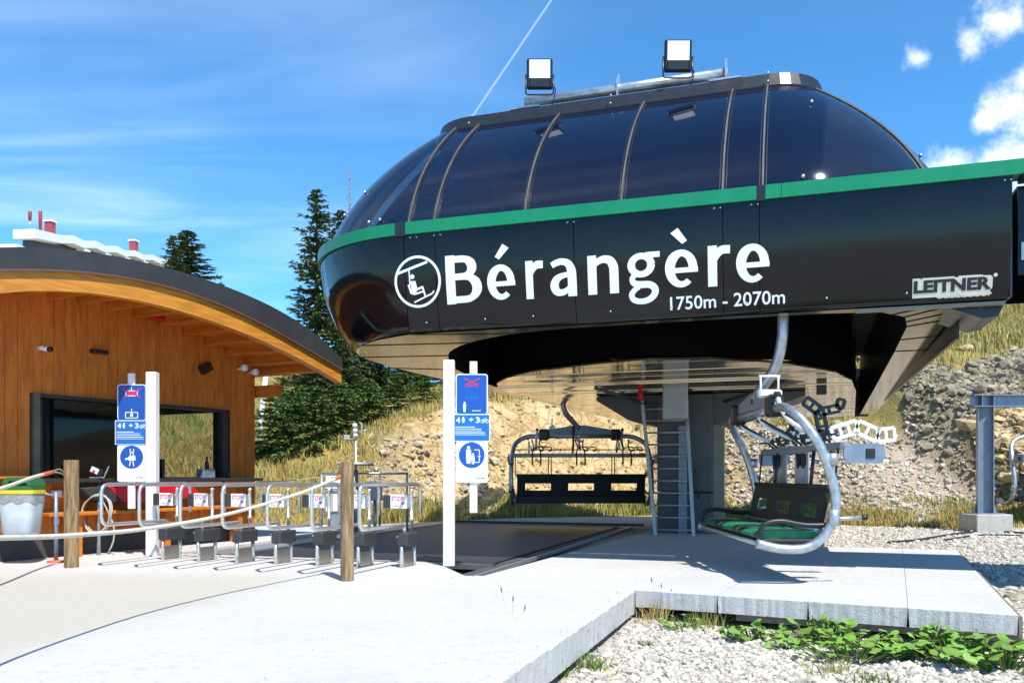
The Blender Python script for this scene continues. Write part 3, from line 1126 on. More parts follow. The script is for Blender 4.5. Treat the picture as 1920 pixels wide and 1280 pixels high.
# inner skirt: dark vertical wall between slot and inner soffit
mb = MB()
vs_ = []
for (u, p) in inner:
    vs_ += [(u, p, soffit_z(p) + .03), (u, p, 3.8)]
n_ = len(inner)
mb.add(vs_, [(2 * k, 2 * k + 1, (2 * k + 3) % (2 * n_), (2 * k + 2) % (2 * n_)) for k in range(n_)])
mb.build('inner_skirt', M['black_panel'], ST)
MB().box((2.0, 5.9, soffit_z(5.9) - .12), (.16, .10, .16)).build('hook_bracket', M['black_metal'], ST)

# dome glazing: true offsets of a rounded rectangle
DA, DB, DZ, DTH = 2.1, 1.92, 4.10, R(76.2)
DU0, DU1, DP0, DP1, DR = -4.84, 3.46, .13, 10.2, 2.00
DRR = 2.18


def dome(seg, t, f, off=0.0):
    """seg: 'f' front (f = u), 'l' left corner (f 0..1 from left to front), 'r' right corner (f 0..1 from front to right), 'L','R' sides (f = p)"""
    s = 1.80 * t
    sl = .27 + .64 * s
    ln = math.sqrt(1 + sl * sl)
    i = .27 * s + .32 * s * s - off / ln
    z = DZ + s + off * sl / ln
    r = DR - i
    if seg == 'f':
        return Vector((f, DP0 + i, z))
    if seg == 'L':
        return Vector((DU0 + i, f, z))
    if seg == 'R':
        return Vector((DU1 - i, f, z))
    if seg == 'l':
        a = f * math.pi / 2
        return Vector((DU0 + DR - r * math.cos(a), DP0 + DR - r * math.sin(a), z))
    a = f * math.pi / 2
    r = DRR - i
    return Vector((DU1 - DRR + r * math.sin(a), DP0 + DRR - r * math.cos(a), z))


def dome_pane(seg, f0, f1, name='dome_pane', nf=8, ntt=14):
    mb = MB()
    vs_ = [dome(seg, t / ntt, f0 + (f1 - f0) * k / nf) for k in range(nf + 1) for t in range(ntt + 1)]
    m_ = ntt + 1
    mb.add(vs_, [(i * m_ + j, (i + 1) * m_ + j, (i + 1) * m_ + j + 1, i * m_ + j + 1) for i in range(nf) for j in range(ntt)], smooth=True)
    return mb.build(name, M['dome_glass'], ST)


def dome_rib(seg, f, r=.014, mtl='rib', t1=1.0):
    mb = MB()
    pts = [dome(seg, t1 * t / 18, f, .014) for t in range(19)]
    mb.tube(pts, r, 4, sq=True)
    return mb.build('dome_rib', M[mtl], ST)


ribs = [DU0 + DR, px_u(815, .15), px_u(985, .15), px_u(1165, .15), px_u(1355, .15), DU1 - DRR]
for a, b in zip(ribs[:-1], ribs[1:]):
    dome_pane('f', a, b, nf=2)
dome_pane('l', 0, 1, nf=14)
dome_pane('r', 0, .62, nf=10)
dome_pane('r', .62, 1, nf=6)
for a, b in ((DP0 + DRR, 5), (5, 7.6), (7.6, DP1)):
    dome_pane('L', a, b, nf=2)
    dome_pane('R', a, b, nf=2)
for u in ribs:
    dome_rib('f', u)
dome_rib('r', .62)
for p in (5, 7.6):
    dome_rib('L', p)
    dome_rib('R', p)
# dark gasket frames just inside each rib, bottom gasket
mb = MB()
for u in ribs:
    for du in (-.034, .034):
        mb.tube([dome('f', t / 14, u + du, .004) for t in range(15)], .007, 4, sq=True)
mb.tube([dome('f', .012, u, .006) for u in np.linspace(ribs[0], ribs[-1], 20)], .018, 4, sq=True)
mb.tube([dome('r', .012, f, .006) for f in np.linspace(0, 1, 14)], .018, 4, sq=True)
mb.tube([dome('l', .012, f, .006) for f in np.linspace(0, 1, 14)], .018, 4, sq=True)
mb.build('gasket', M['black_plastic'], ST)
# small glazing clamps on the corner panes
mb = MB()
for seg, f, t in (('r', .12, .09), ('r', .5, .10), ('r', .25, .72), ('r', .3, .03), ('r', .58, .06), ('l', .8, .10), ('l', .86, .10), ('l', .45, .3), ('l', .6, .42), ('r', .75, .4)):
    p = dome(seg, t, f, .02)
    mb.lathe([(.016, -.02), (.022, 0), (.014, .02)], p, 8)
mb.build('glazing_clamp', M['galv'], ST)['kind'] = 'stuff'

# roof cap
cap = MB()
rings = []
for (i_, z) in ((1.52, 5.84), (1.50, 5.90), (1.55, 6.06), (1.64, 6.10)):
    t = []
    u0, u1, q0, q1 = DU0 + i_, DU1 - i_, DP0 + i_, DP1 - i_
    r = max(.12, .66 - (i_ - 1.50))
    for cx_, cy_, a0 in ((u1 - r, q1 - r, 0), (u0 + r, q1 - r, 90), (u0 + r, q0 + r, 180), (u1 - r, q0 + r, 270)):
        for k in range(9):
            a = R(a0 + 90 * k / 8)
            t.append((cx_ + r * math.cos(a), cy_ + r * math.sin(a), z))
    rings.append(t)
nn = len(rings[0])
cap.add([v for t in rings for v in t], [(i * nn + k, i * nn + (k + 1) % nn, (i + 1) * nn + (k + 1) % nn, (i + 1) * nn + k) for i in range(3) for k in range(nn)] + [list(range(3 * nn, 4 * nn)), list(range(nn))[::-1]])
cap.build('roof_cap', M['black_metal'], ST)
mb = MB()
for q in (880, 1145, 1440):
    u, z = px_uz(q, 0, 1.58)
    for z_ in (5.92, 6.03):
        mb.lathe([(.012, 0), (.012, .01)], (u, 1.565 + (z_ - 5.92) * .2, z_), 8, axis='y')
mb.build('cap_screw', M['galv'], ST)['kind'] = 'stuff'
# galvanised pipe along the ridge
ua, ub = px_u(985, 1.95), px_u(1365, 1.95)
mb = MB()
mb.tube([(ua, 1.95, 6.26), (ub, 1.95, 6.26)], .068, 12)
mb.build('roof_pipe', M['galv'], ST)
for u, w in ((ua + .05, .42), (ub - .02, .40)):
    MB().box((u, 1.9, 6.115), (w, .3, .025)).build('base_plate', M['galv'], ST)
for q in (1160, 1362):
    u = px_u(q, 1.95)
    mb = MB()
    mb.prism([(-.10, 6.11), (.10, 6.11), (.10, 6.34), (.0, 6.46), (-.10, 6.34)], lambda a, z, d, u=u: Vector((u + d, 1.95 + a, z)), -.01, .01)
    mb.build('pipe_bracket', M['galv'], ST)
mb = MB()
mb.prism([(0, 0), (.12, 0), (.06, .14), (.03, .15)], lambda a, z, d: Vector((DU1 - 1.62 + a, 2.6 + d, 6.09 + z)), 0, .02)
mb.build('cap_fin', M['black_metal'], ST)

# frames and machinery seen through the glass
mb = MB()
u, z = px_uz(900, 400, 1.5)
mb.box((u, 1.5, 4.55), (.26, .16, 1.05))
mb.build('inner_post', M['alu'], ST)
a = Vector((u, 1.5, 5.02))
b = Vector((u + .52, 2.3, 5.92))
MB().tube([a, b], .14, 4, sq=True).build('inner_brace', M['alu'], ST)
MB().tube([a + Vector((.12, 0, -.05)), b + Vector((.10, .3, -.3))], .05, 4, sq=True).build('inner_brace', M['alu'], ST)
mb = MB()
mb.box((u + .42, 1.7, 4.35), (.5, .4, .5))
mb.lathe([(.22, 0), (.22, .3)], (u + .5, 1.75, 4.6), 12)
mb.build('gearbox', M['cabinet'], ST)
mb = MB()
for (q, y) in ((803, 400), (800, 372), (840, 380), (810, 345), (845, 345), (860, 388), (915, 388)):
    uu, z_ = px_uz(q, y, .75)
    mb.box((uu, .75, z_), (.09, .02, .018))
mb.build('inner_step', M['white_paint'], ST)


# ---- lettering on the front
def face(a, z, d):
    return Vector((a, pface(z) - .001 - d, z))


def fpx(px, py):
    p = .06
    for _ in range(4):
        u, z = px_uz(px, py, p)
        p = pface(z)
    return u, z


lt = MB()
uB, zB = fpx(840, 570)
uE, zE = fpx(1447, 531)
_, zT = fpx(850, 479)
zbase = (zB + zE) / 2
# bold humanist letters drawn as broad strokes, each glyph on its own box as spaced in the photograph
def cr2(pts, n=7):
    return [(v.x, v.y) for v in catmull([(a, b, 0) for a, b in pts], n)]


def ribbon(mb, pts, w, fn, d, flat_end=True):
    P_ = [Vector(p) for p in pts]
    if len(P_) == 2:
        P_ = [P_[0].lerp(P_[1], k / 10) for k in range(11)]
    m_ = len(P_)
    ww = [np.interp(k / (m_ - 1), np.linspace(0, 1, len(w)), w) for k in range(m_)] if hasattr(w, '__len__') else [w] * m_
    L_, R_ = [], []
    for k in range(m_):
        t = (P_[min(k + 1, m_ - 1)] - P_[max(k - 1, 0)]).normalized()
        nv = Vector((-t.y, t.x)) * ww[k] / 2
        L_.append(P_[k] + nv)
        R_.append(P_[k] - nv)
    vs_ = [fn(a.x, a.y, 0) for a in L_] + [fn(a.x, a.y, 0) for a in R_] + [fn(a.x, a.y, d) for a in L_] + [fn(a.x, a.y, d) for a in R_]
    fs = []
    for k in range(m_ - 1):
        fs += [(2 * m_ + k, 2 * m_ + k + 1, 3 * m_ + k + 1, 3 * m_ + k), (k, k + 1, 2 * m_ + k + 1, 2 * m_ + k), (m_ + k, 3 * m_ + k, 3 * m_ + k + 1, m_ + k + 1)]
    fs += [(0, 2 * m_, 3 * m_, m_), (m_ - 1, 2 * m_ - 1, 4 * m_ - 1, 3 * m_ - 1)]
    mb.add(vs_, fs)


def ell(cx_, cy_, rx, ry, a0, a1, n=22):
    return [(cx_ + rx * math.cos(R(a0 + (a1 - a0) * k / n)), cy_ + ry * math.sin(R(a0 + (a1 - a0) * k / n))) for k in range(n + 1)]


X_ = .76
E_ = [(ell(.30, .375, .195, .295, -8, 310), [.19, .19, .165, .17, .22, .22, .20, .17, .15, .14]), ([(.12, .345), (.575, .345)], .125)]
GLY = {
    'B': (.76, [([(.105, 0), (.105, 1)], .255), ([(.1, .915), (.36, .915)] + ell(.37, .735, .20, .178, 88, -88, 12) + [(.1, .548)], [.18, .18, .25, .25, .17, .17]),
                ([(.1, .547), (.40, .547)] + ell(.42, .315, .245, .23, 88, -88, 12) + [(.1, .085)], [.16, .17, .26, .26, .18, .18])]),
    'e': (.60, E_),
    'é': (.60, E_ + [([(.235, .865), (.41, 1.10)], [.13, .20])]),
    'è': (.60, E_ + [([(.36, .865), (.185, 1.10)], [.13, .20])]),
    'r': (.47, [([(.115, 0), (.115, .755)], .225), (cr2([(.115, .44), (.19, .585), (.30, .665), (.445, .665)]), [.16, .20, .20, .195])]),
    'a': (.60, [(cr2([(.075, .625), (.17, .672), (.29, .690), (.41, .635), (.465, .50), (.475, .30), (.475, 0)]), [.15, .165, .165, .19, .225, .225, .225]),
                (cr2([(.475, .43), (.30, .415), (.17, .35), (.12, .225), (.165, .11), (.27, .085), (.38, .13), (.475, .23)]), [.13, .14, .19, .22, .20, .16, .14, .13])]),
    'n': (.66, [([(.115, 0), (.115, .755)], .225), (cr2([(.115, .50), (.20, .61), (.33, .668), (.46, .64), (.525, .54), (.54, .42), (.54, 0)]), [.12, .15, .18, .21, .225, .225, .225])]),
    'g': (.64, [(ell(.275, .50, .185, .175, 0, 360, 26), [.19, .155, .19, .155, .19]), ([(.36, .685), (.62, .685)], .14),
                (cr2([(.17, .335), (.105, .255), (.135, .165), (.26, .130), (.42, .120), (.515, .050), (.515, -.06), (.42, -.155), (.27, -.19), (.13, -.155), (.085, -.06), (.14, .03), (.23, .085)]), [.12, .13, .15, .17, .17, .17, .16, .15, .14, .14, .14, .13, .11])]),
}
glyphs = [('B', 836, 903), ('é', 911.5, 968.5), ('r', 984, 1021), ('a', 1028.5, 1085), ('n', 1100, 1163.5), ('g', 1175.5, 1240), ('è', 1245, 1312), ('r', 1325, 1372), ('e', 1378, 1446)]
capH = zT - zbase
for ch, qa, qb in glyphs:
    ua_, _ = fpx(qa, 530)
    ub_, _ = fpx(qb, 530)
    gw, strokes = GLY[ch]
    for k, (pts, w) in enumerate(strokes):
        ribbon(lt, pts, [x * .765 for x in (w if hasattr(w, '__len__') else [w, w])], lambda a, b, d, ua_=ua_, ub_=ub_, gw=gw: face(ua_ + a / gw * (ub_ - ua_), zbase + b * capH, d), .004 + .0006 * k)
lt.build('name_lettering', M['white_print'], ST)
lt = MB()
ua_, za = fpx(1257, 579)
ub_, zb_ = fpx(1472, 571)
_, zt_ = fpx(1262, 557)
add_text(lt, '1750m - 2070m', ua_, ub_, (za + zb_) / 2, zt_, face, offset=.008, ref='1')
lt.build('altitude_lettering', M['white_print'], ST)
# maker plate lettering
lt = MB()
ua_, za = fpx(1713, 549)
ub_, zb_ = fpx(1858, 541)
_, zt_ = fpx(1718, 527)
zl = (za + zb_) / 2
hh = zt_ - zl
add_text(lt, 'LEITNER', ua_ - .012, ub_ + .012, zl - .022, zt_ + .022, face, offset=.16, ref='L', depth=.003)
lt.prism(rrect(ua_ - .01, ub_ + .012, zl - .012, zl + hh + .012, .03), face, 0, .0025)
wv = [(ua_ + .21, zl + .02)] + [(ua_ + .21 + (ub_ - ua_ - .22) * k / 24, zl - .058 - .012 * abs(math.sin(k * 1.1))) for k in range(25)] + [(ub_ + .0, zl + .02)]
lt.prism(wv, face, 0, .0028)
lt.prism([(ub_ + .035 + .018 * math.cos(a), zt_ + .01 + .018 * math.sin(a)) for a in np.linspace(0, 6.0, 12)], face, 0, .003)
lt.build('maker_backing', M['cream_print'], ST)
lt = MB()
add_text(lt, 'LEITNER', ua_, ub_, zl, zt_, lambda a, z, d: face(a, z, d + .0045), offset=.045, ref='L', depth=.002)
lt.build('maker_lettering', M['black_print'], ST)

# round chairlift pictogram
uc, zc = fpx(783, 528)
ux0, _ = fpx(740, 528)
ux1, _ = fpx(827, 528)
rad = (ux1 - ux0) / 2
pg = MB()


def pic(px, py):
    return fpx(px, py)


ro, ri = rad, rad * .90
nn = 48
ring = [(uc + ro * math.cos(2 * math.pi * k / nn), zc + ro * math.sin(2 * math.pi * k / nn)) for k in range(nn)]
rin = [(uc + ri * math.cos(2 * math.pi * k / nn), zc + ri * math.sin(2 * math.pi * k / nn)) for k in range(nn)]
for k in range(nn):
    q = (k + 1) % nn
    pg.prism([ring[k], ring[q], rin[q], rin[k]], face, 0, .004)


def stroke(mb, a, b, w, fn=face, d=.004):
    a, b = Vector(a), Vector(b)
    t = (b - a).normalized()
    nrm_ = Vector((-t.y, t.x)) * w / 2
    mb.prism([tuple(a + nrm_), tuple(b + nrm_), tuple(b - nrm_), tuple(a - nrm_)], fn, 0, d)


stroke(pg, pic(744, 514), pic(801, 491), .030)
stroke(pg, pic(767, 507), pic(769, 536), .014)
hc = pic(773, 519)
pg.prism([(hc[0] + .028 * math.cos(a), hc[1] + .028 * math.sin(a)) for a in np.linspace(0, 2 * math.pi, 14)[:-1]], face, 0, .004)
pg.prism([pic(770, 527), pic(779, 527), pic(783, 544), pic(779, 551), pic(772, 548)], face, 0, .0038)
stroke(pg, pic(766, 534), pic(771, 549), .022, d=.0042)
stroke(pg, pic(770, 549), pic(779, 552), .022, d=.0044)
stroke(pg, pic(776, 545), pic(793, 538), .026, d=.0046)
stroke(pg, pic(780, 551), pic(795, 546), .020, d=.0048)
stroke(pg, pic(792, 537), pic(798, 556), .020, d=.005)
stroke(pg, pic(777, 567), pic(811, 550), .018, d=.0036)
stroke(pg, pic(811, 550), pic(814, 545), .018, d=.0034)
pg.build('chairlift_pictogram', M['white_print'], ST)

# ---- column with flared head
cu0, cu1 = px_u(1232, 6.5), px_u(1336, 6.5)
uc_ = (cu0 + cu1) / 2
zc_ = soffit_z(6.5)
MB().bbox((uc_, 7.7, (zc_ - .05) / 2 + .41), (cu1 - cu0, 2.4, zc_ - .05 - .82), .02).build('column_panel', M['column'], ST)
MB().bbox((uc_, 7.7, .41), (cu1 - cu0, 2.4, .80), .02).build('column_panel', M['column'], ST)
MB().bbox((cu1 + .008, 7.75, 1.12), (.02, 2.2, 2.2), .004).build('column_side', M['column_side'], ST)  # right face, its brightness put into the paler colour
MB().bbox((cu1 + .10, 6.62, 1.02), (.20, .16, 2.04), .01).build('side_duct', M['column_side'], ST)
for sgn, tip in ((-1, -2.0), (1, 1.75)):
    x0 = cu0 if sgn < 0 else cu1
    mb = MB()
    mb.prism([(x0, zc_ - .62), (x0, zc_ - .045), (tip, zc_ - .045), (tip, zc_ - .12), (x0 + sgn * .55, zc_ - .50)], lambda a, z, d: Vector((a, 6.6 + d, z)), 0, 1.4)
    mb.build('column_arm', M['column'], ST)
    MB().tube([(x0 + sgn * .2, 6.55, zc_ - .2), (tip - sgn * .3, 5.2, zc_ - .02)], .03, 6).build('stay', M['column'], ST)
mb = MB()
mb.box((px_u(1280, 6.4), 6.44, 1.02), (.15, .06, 2.0))
mb.build('column_channel', M['galv_blue'], ST)
MB().bbox((px_u(1303, 6.4), 6.44, 1.28), (.10, .10, .10), .008).build('socket_box', M['column'], ST)
MB().tube(catmull([(px_u(1304, 6.4), 6.42, 1.2), (px_u(1303, 6.4), 6.38, .95), (px_u(1309, 6.4), 6.4, .80), (px_u(1309, 6.4), 6.46, .72)]), .014, 6).build('cable', M['black_plastic'], ST)
mb = MB()
mb.bbox((px_u(1266, 5.75), 5.75, 2.41), (.44, .06, .62), .03)
mb.build('control_panel', M['cabinet'], ST)
MB().bbox((px_u(1266, 5.8), 5.82, 2.62), (.30, .10, .10), .02).build('panel_hinge', M['cabinet'], ST)
mb = MB()
mb.lathe([(.05, 0), (.055, .1), (.05, .2), (.03, .22)], (px_u(1201, 5.9), 5.9, 2.45), 12)
mb.build('beacon', M['red'], ST)
MB().tube([(px_u(1201, 5.9), 5.9, 2.44), (px_u(1201, 5.9), 5.9, 2.40), (px_u(1240, 5.9), 5.95, 2.40)], .015, 6).build('beacon_arm', M['black_plastic'], ST)

# ---- ladder leaning on the column
LD = empty('ladder', loc2w(px_u(1265, 6.0), 6.0), SA, 'grey metal ladder standing against the station column', 'ladder')
st_place(LD, loc2w(px_u(1265, 6.0), 6.0))
lu0 = px_u(1265, 6.0)


def lad(px, p, z):
    return Vector((px_u(px, p) - lu0, p - 6.0, z))


bl, br, tl, tr = lad(1230, 5.95, .01), lad(1301, 5.95, .01), lad(1204, 6.25, 2.50), lad(1287, 6.25, 2.50)
MB().tube([bl, tl], .042, 4, sq=True).build('rail', M['ladder'], LD)
MB().tube([br, tr], .042, 4, sq=True).build('rail', M['ladder'], LD)
for k in range(11):
    t = .06 + .087 * k
    MB().tube([bl.lerp(tl, t), br.lerp(tr, t)], .019, 6).build('rung', M['ladder'], LD)

# ---- floodlights on the roof
def floodlight(px, py, label, first=None):
    u, z = px_uz(px, py, 1.62)
    fl_o = empty('floodlight', loc2w(u, 1.62, 6.10), 0, label, 'floodlight', 'floodlights on the station roof')
    st_place(fl_o, loc2w(u, 1.62, 6.10))
    h = z - 6.10
    rx = Matrix.Rotation(R(7), 3, 'X') @ Matrix.Rotation(0, 3, 'Z')

    def put(c, d, nm, mt, b=.01):
        m_ = MB().bbox((0, 0, 0), d, b)
        m_.v = [tuple(rx @ Vector(v) + rx @ Vector(c) + Vector((0, 0, h))) for v in m_.v]
        m_.build(nm, M[mt], fl_o)
    put((0, .035, 0), (.345, .055, .39), 'housing', 'black_metal', .015)
    put((0, .0, .055), (.295, .014, .235), 'lamp_face', 'glass_lamp', .004)
    for sx in (-.1485, .1485):
        put((sx, 0, .0), (.02, .024, .35), 'bezel', 'black_metal', .004)
    put((0, 0, -.125), (.27, .02, .10), 'driver_box', 'black_metal', .006)
    mb_ = MB()
    mb_.tube(fillet([(-.185, .03, h), (-.185, .05, h - .26), (.185, .05, h - .26), (.185, .03, h)], .04), .012, 6)
    mb_.build('bracket', M['black_metal'], fl_o)
    MB().tube(catmull([(.16, .05, h - .1), (.21, .06, h - .2), (.17, .1, -.0)]), .008, 5).build('cable', M['black_plastic'], fl_o)


floodlight(1012, 138, 'black floodlight with white face at the left end of the roof pipe')
floodlight(1272, 104, 'black floodlight with white face near the right end of the roof pipe')

# ------------------------------------------------------------------ wooden kiosk
KA = math.atan2(.885, .465)
KO = Vector((-6.7, 11.2, 0))
KW = Vector((.465, .885))
KN = Vector((-.885, .465))        # into the building
KI = empty('ticket_kiosk', KO, KA, 'orange larch kiosk with curved dark roof and wide dark window', 'kiosk')


def k_at(px, py, yl):
    """local x and z of the point seen at a pixel, on the plane y = yl"""
    k = (px - CX) / F_PX
    o = KO.xy + KN * yl
    # o + w*s = (k*D, D)
    s = (k * o.y - o.x) / (KW.x - k * KW.y)
    D = o.y + KW.y * s
    return s, EYE + (HY - py) * D / F_PX


YF = -1.45
top_px = [(-60, 470), (0, 463.5), (86, 467), (172, 473.5), (299, 498.6), (395, 528.5), (481, 564), (550, 598), (600, 636), (640, 674)]
wt_px = [(-60, 512), (0, 508), (86, 509), (172, 515), (299, 535), (395, 567), (481, 607), (550, 641), (600, 672), (641, 695)]
wb_px = [(-60, 554), (0, 549), (86, 547), (172, 549), (299, 571), (395, 603), (481, 634), (550, 665), (600, 694.5), (641, 718.5)]


def curve_k(pxs, yl=YF):
    c = [k_at(a, b, yl) for a, b in pxs]
    xs_, zs_ = np.array([p[0] for p in c]), np.array([p[1] for p in c])
    co = np.polyfit(xs_[1:], zs_[1:], 4)
    return xs_, zs_, co


tx, tz, tco = curve_k(top_px)
wx, wz, wco = curve_k(wt_px)
bx, bz, bco = curve_k(wb_px)
x_lo, x_hi = tx[1] - .0, tx[-1]
x_pk = tx[1] + 2.0


def kz(co, x):
    if x < x_lo:                      # beyond the left of the picture the arch falls again
        z0 = float(np.polyval(co, x_lo))
        s0 = float(np.polyval(np.polyder(co), x_lo))
        d_ = x_lo - x
        return z0 - min(s0, .25) * d_ - .055 * d_ * d_
    return float(np.polyval(co, x))


XS = list(np.linspace(x_lo - 2.6, x_hi, 44))


def arch(mb, co_a, co_b, y0, y1, xs_=XS, da=0, db=0):
    n_ = len(xs_)
    vs_ = []
    for y in (y0, y1):
        vs_ += [(x, y, kz(co_a, x) + da) for x in xs_] + [(x, y, kz(co_b, x) + db) for x in xs_]
    L = 2 * n_
    fs = []
    for i in range(n_ - 1):
        fs += [(i, i + 1, n_ + i + 1, n_ + i), (L + i, L + n_ + i, L + n_ + i + 1, L + i + 1),
               (i, L + i, L + i + 1, i + 1), (n_ + i, n_ + i + 1, L + n_ + i + 1, L + n_ + i)]
    fs += [(0, n_, L + n_, L), (n_ - 1, L + n_ - 1, L + 2 * n_ - 1, 2 * n_ - 1)]
    mb.add(vs_, fs)


mb = MB(); arch(mb, tco, wco, YF - .03, 3.6, db=.02); mb.build('roof', M['roof_metal'], KI)
mb = MB(); arch(mb, wco, wco, YF - .045, YF - .02, da=.022, db=-.004); mb.build('drip_edge', M['copper_edge'], KI)
mb = MB(); arch(mb, wco, bco, YF, YF + .14, da=-.0, db=0); mb.build('arch_beam', M['wood_arch'], KI)
mb = MB(); arch(mb, wco, wco, YF + .142, 3.55, da=.017, db=-.012); mb.build('roof_deck', M['wood_deck'], KI)
WR = 4.52                              # right corner of the wall
for i, x in enumerate(np.arange(x_lo - 1.2, x_hi - .1, .46)):
    z = kz(wco, x) - .014
    sl = math.atan((kz(wco, x + .05) - kz(wco, x - .05)) / .1)
    rot = Matrix.Rotation(-sl, 3, 'Y')
    y1 = -.05 if x < WR + .05 else 3.2
    MB().box(Vector((x, (YF + .145 + y1) / 2, z - .065)), (.09, y1 - YF - .145, .13), rot).build('purlin', M['wood_deck'], KI)
# rear arch tie at the wall corner
MB().box((WR + .13, -.16, 2.62), (.16, .62, .20)).build('beam_end', M['wood_deck'], KI)

# walls: vertical boards, cut round the window
WX0, WX1, WZ0, WZ1 = .40, 3.86, 1.09, 2.245
x = -3.2
bw = .17
while x < WR - .01:
    w = min(bw, WR - x)
    for (a, b) in (((.27, WZ0), (WZ1, None)) if (x + w > WX0 and x < WX1) else ((.27, None),)):
        xa, xb = x + .003, x + w - .003
        if (a, b) != (.27, None):
            xa, xb = max(xa, WX0) if x + w <= WX0 + bw and x < WX0 and False else xa, xb
        mb = MB()
        za = kz(wco, xa) - .02 if b is None else b
        zb2 = kz(wco, xb) - .02 if b is None else b
        yo = random.uniform(-.002, .002)
        mb.prism([(xa, a), (xb, a), (xb, zb2), (xa, za)], lambda p, z, d, yo=yo: Vector((p, yo + d, z)), -.022, .0)
        mb.build('board', M['wood_wall'], KI)
    x += bw
# wall core behind the boards (leaves the window open)
mb = MB()
zt = 3.2
mb.box(((WX0 - 3.2) / 2, .07, 1.6), (WX0 + 3.2 - .001, .12, 2.66))
mb.box(((WX1 + WR) / 2, .07, 1.6), (WR - WX1, .12, 2.66))
mb.box(((WX0 + WX1) / 2, .07, .68), (WX1 - WX0, .12, .815))
mb.box(((WX0 + WX1) / 2, .07, 2.59), (WX1 - WX0, .12, .68))
SW0, SW1 = .88, 2.85
mb.box((WR - .06, (.13 + SW0) / 2, 1.6), (.12, SW0 - .13, 2.66))
mb.box((WR - .06, (SW1 + 3.2) / 2, 1.6), (.12, 3.2 - SW1, 2.66))
mb.box((WR - .06, (SW0 + SW1) / 2, .66), (.12, SW1 - SW0, .78))
mb.box((WR - .06, (SW0 + SW1) / 2, 2.62), (.12, SW1 - SW0, .62))
mb.box((.6, 3.2, 1.6), (7.6, .12, 2.66))
mb.box((.6, 1.65, .26), (7.6, 3.0, .02))
mb.box((.6, 1.65, 2.94), (7.6, 3.0, .02))
mb.build('wall_core', M['interior'], KI)
mb = MB()
for (a, b, c, d) in ((.1, SW0, .27, 2.93), (SW1, 3.2, .27, 2.93), (SW0, SW1, .27, 1.05), (SW0, SW1, 2.31, 2.93)):
    mb.box((WR + .012, (a + b) / 2, (c + d) / 2), (.022, b - a, d - c))
mb.build('side_cladding', M['wood_wall'], KI)
W2 = empty('window', (0, 0, 0)); W2.parent = KI
MB().box((WR - .03, (SW0 + SW1) / 2, 1.68), (.012, SW1 - SW0, 1.26)).build('pane', M['clear_glass'], W2)
mb = MB()
for (y, z, dy_, dz_) in ((SW0 + .02, 1.68, .04, 1.26), (SW1 - .02, 1.68, .04, 1.26), ((SW0 + SW1) / 2, 1.07, SW1 - SW0 - .08, .04), ((SW0 + SW1) / 2, 2.29, SW1 - SW0 - .08, .04)):
    mb.box((WR - .03, y, z), (.08, dy_, dz_))
mb.build('frame', M['frame_dark'], W2)
MB().box(((WR - 3.2) / 2, .04, .13), (WR + 3.2, .14, .26)).build('skirting', M['skirting'], KI)
WF = empty('window', (0, 0, 0)); WF.parent = KI
mb = MB()
mb.box((WX0 + .045, -.005, (WZ0 + WZ1) / 2), (.09, .12, WZ1 - WZ0))
mb.build('reveal', M['frame_grey'], WF)
mb = MB()
mb.box(((WX0 + WX1) / 2 + .02, -.005, WZ1 - .025), (WX1 - WX0 - .14, .11, .05))
mb.box((WX1 - .06, -.005, (WZ0 + WZ1) / 2 - .025), (.12, .11, WZ1 - WZ0 - .05))
mb.box((2.42, .015, (WZ0 + WZ1) / 2 - .025), (.07, .06, WZ1 - WZ0 - .05))
mb.build('frame', M['frame_dark'], WF)
MB().box(((2.46 + WX1 - .12) / 2, .02, (WZ0 + WZ1) / 2 - .025), (WX1 - .12 - 2.46, .012, WZ1 - WZ0 - .05)).build('pane', M['clear_glass'], WF)
MB().box(((WX0 + .09 + 2.385) / 2, .05, (WZ0 + WZ1) / 2 - .025), (2.385 - WX0 - .09, .012, WZ1 - WZ0 - .05)).build('pane', M['dark_pane'], WF)
MB().bbox(((.30 + 4.36) / 2, -.20, 1.055), (4.06, .36, .05), .008).build('counter', M['frame_dark'], KI)
MB().bbox((-.1, -.2, 1.10), (.8, .30, .035), .006).build('shelf', M['wood_deck'], KI)
for x in (1.0, 3.6):
    MB().box((x, -.13, .98), (.05, .2, .10)).build('bracket', M['frame_dark'], KI)
# low timber bench ledge below the counter
MB().bbox((2.35, -.22, .60), (3.9, .36, .05), .008).build('bench_ledge', M['wood_deck'], KI)
for x in (.9, 2.4, 3.9):
    MB().box((x, -.20, .29), (.09, .22, .565)).build('ledge_leg', M['wood_deck'], KI)
# fittings on the wall
def wall_px(px, py):
    s, z = k_at(px, py, -.03)
    return s, z


s, z = wall_px(74, 652)
mb = MB(); mb.tube([(s, -.02, z), (s, -.07, z), (s + .05, -.13, z - .02)], .035, 10); mb.build('camera', M['white_paint'], KI)
MB().lathe([(.036, 0), (.036, .05)], (s + .06, -.14, z - .02), 10, axis='y').build('camera_hood', M['black_plastic'], KI)
s, z = wall_px(182, 660)
mb = MB(); mb.bbox((s, -.08, z), (.24, .12, .06), .012); mb.build('wall_lamp', M['black_metal'], KI)
s, z = wall_px(380, 690)
mb = MB(); mb.box((s, -.10, z), (.20, .10, .14), Matrix.Rotation(R(-30), 3, 'Y')); mb.build('wall_lamp', M['black_metal'], KI)
for q, y in ((445, 690), (466, 698)):
    s, z = wall_px(q, y)
    mb = MB()
    mb.lathe([(.025, -.05), (.055, -.02), (.062, .06), (.05, .075)], (s, -.16, z), 12, axis='y')
    mb.tube([(s, -.03, z - .02), (s, -.12, z)], .018, 6)
    mb.build('spotlight', M['white_paint'], KI)
s, z = wall_px(290, 597)
MB().bbox((s, -.12, z), (.32, .12, .10), .02).build('alarm_light', M['red'], KI)

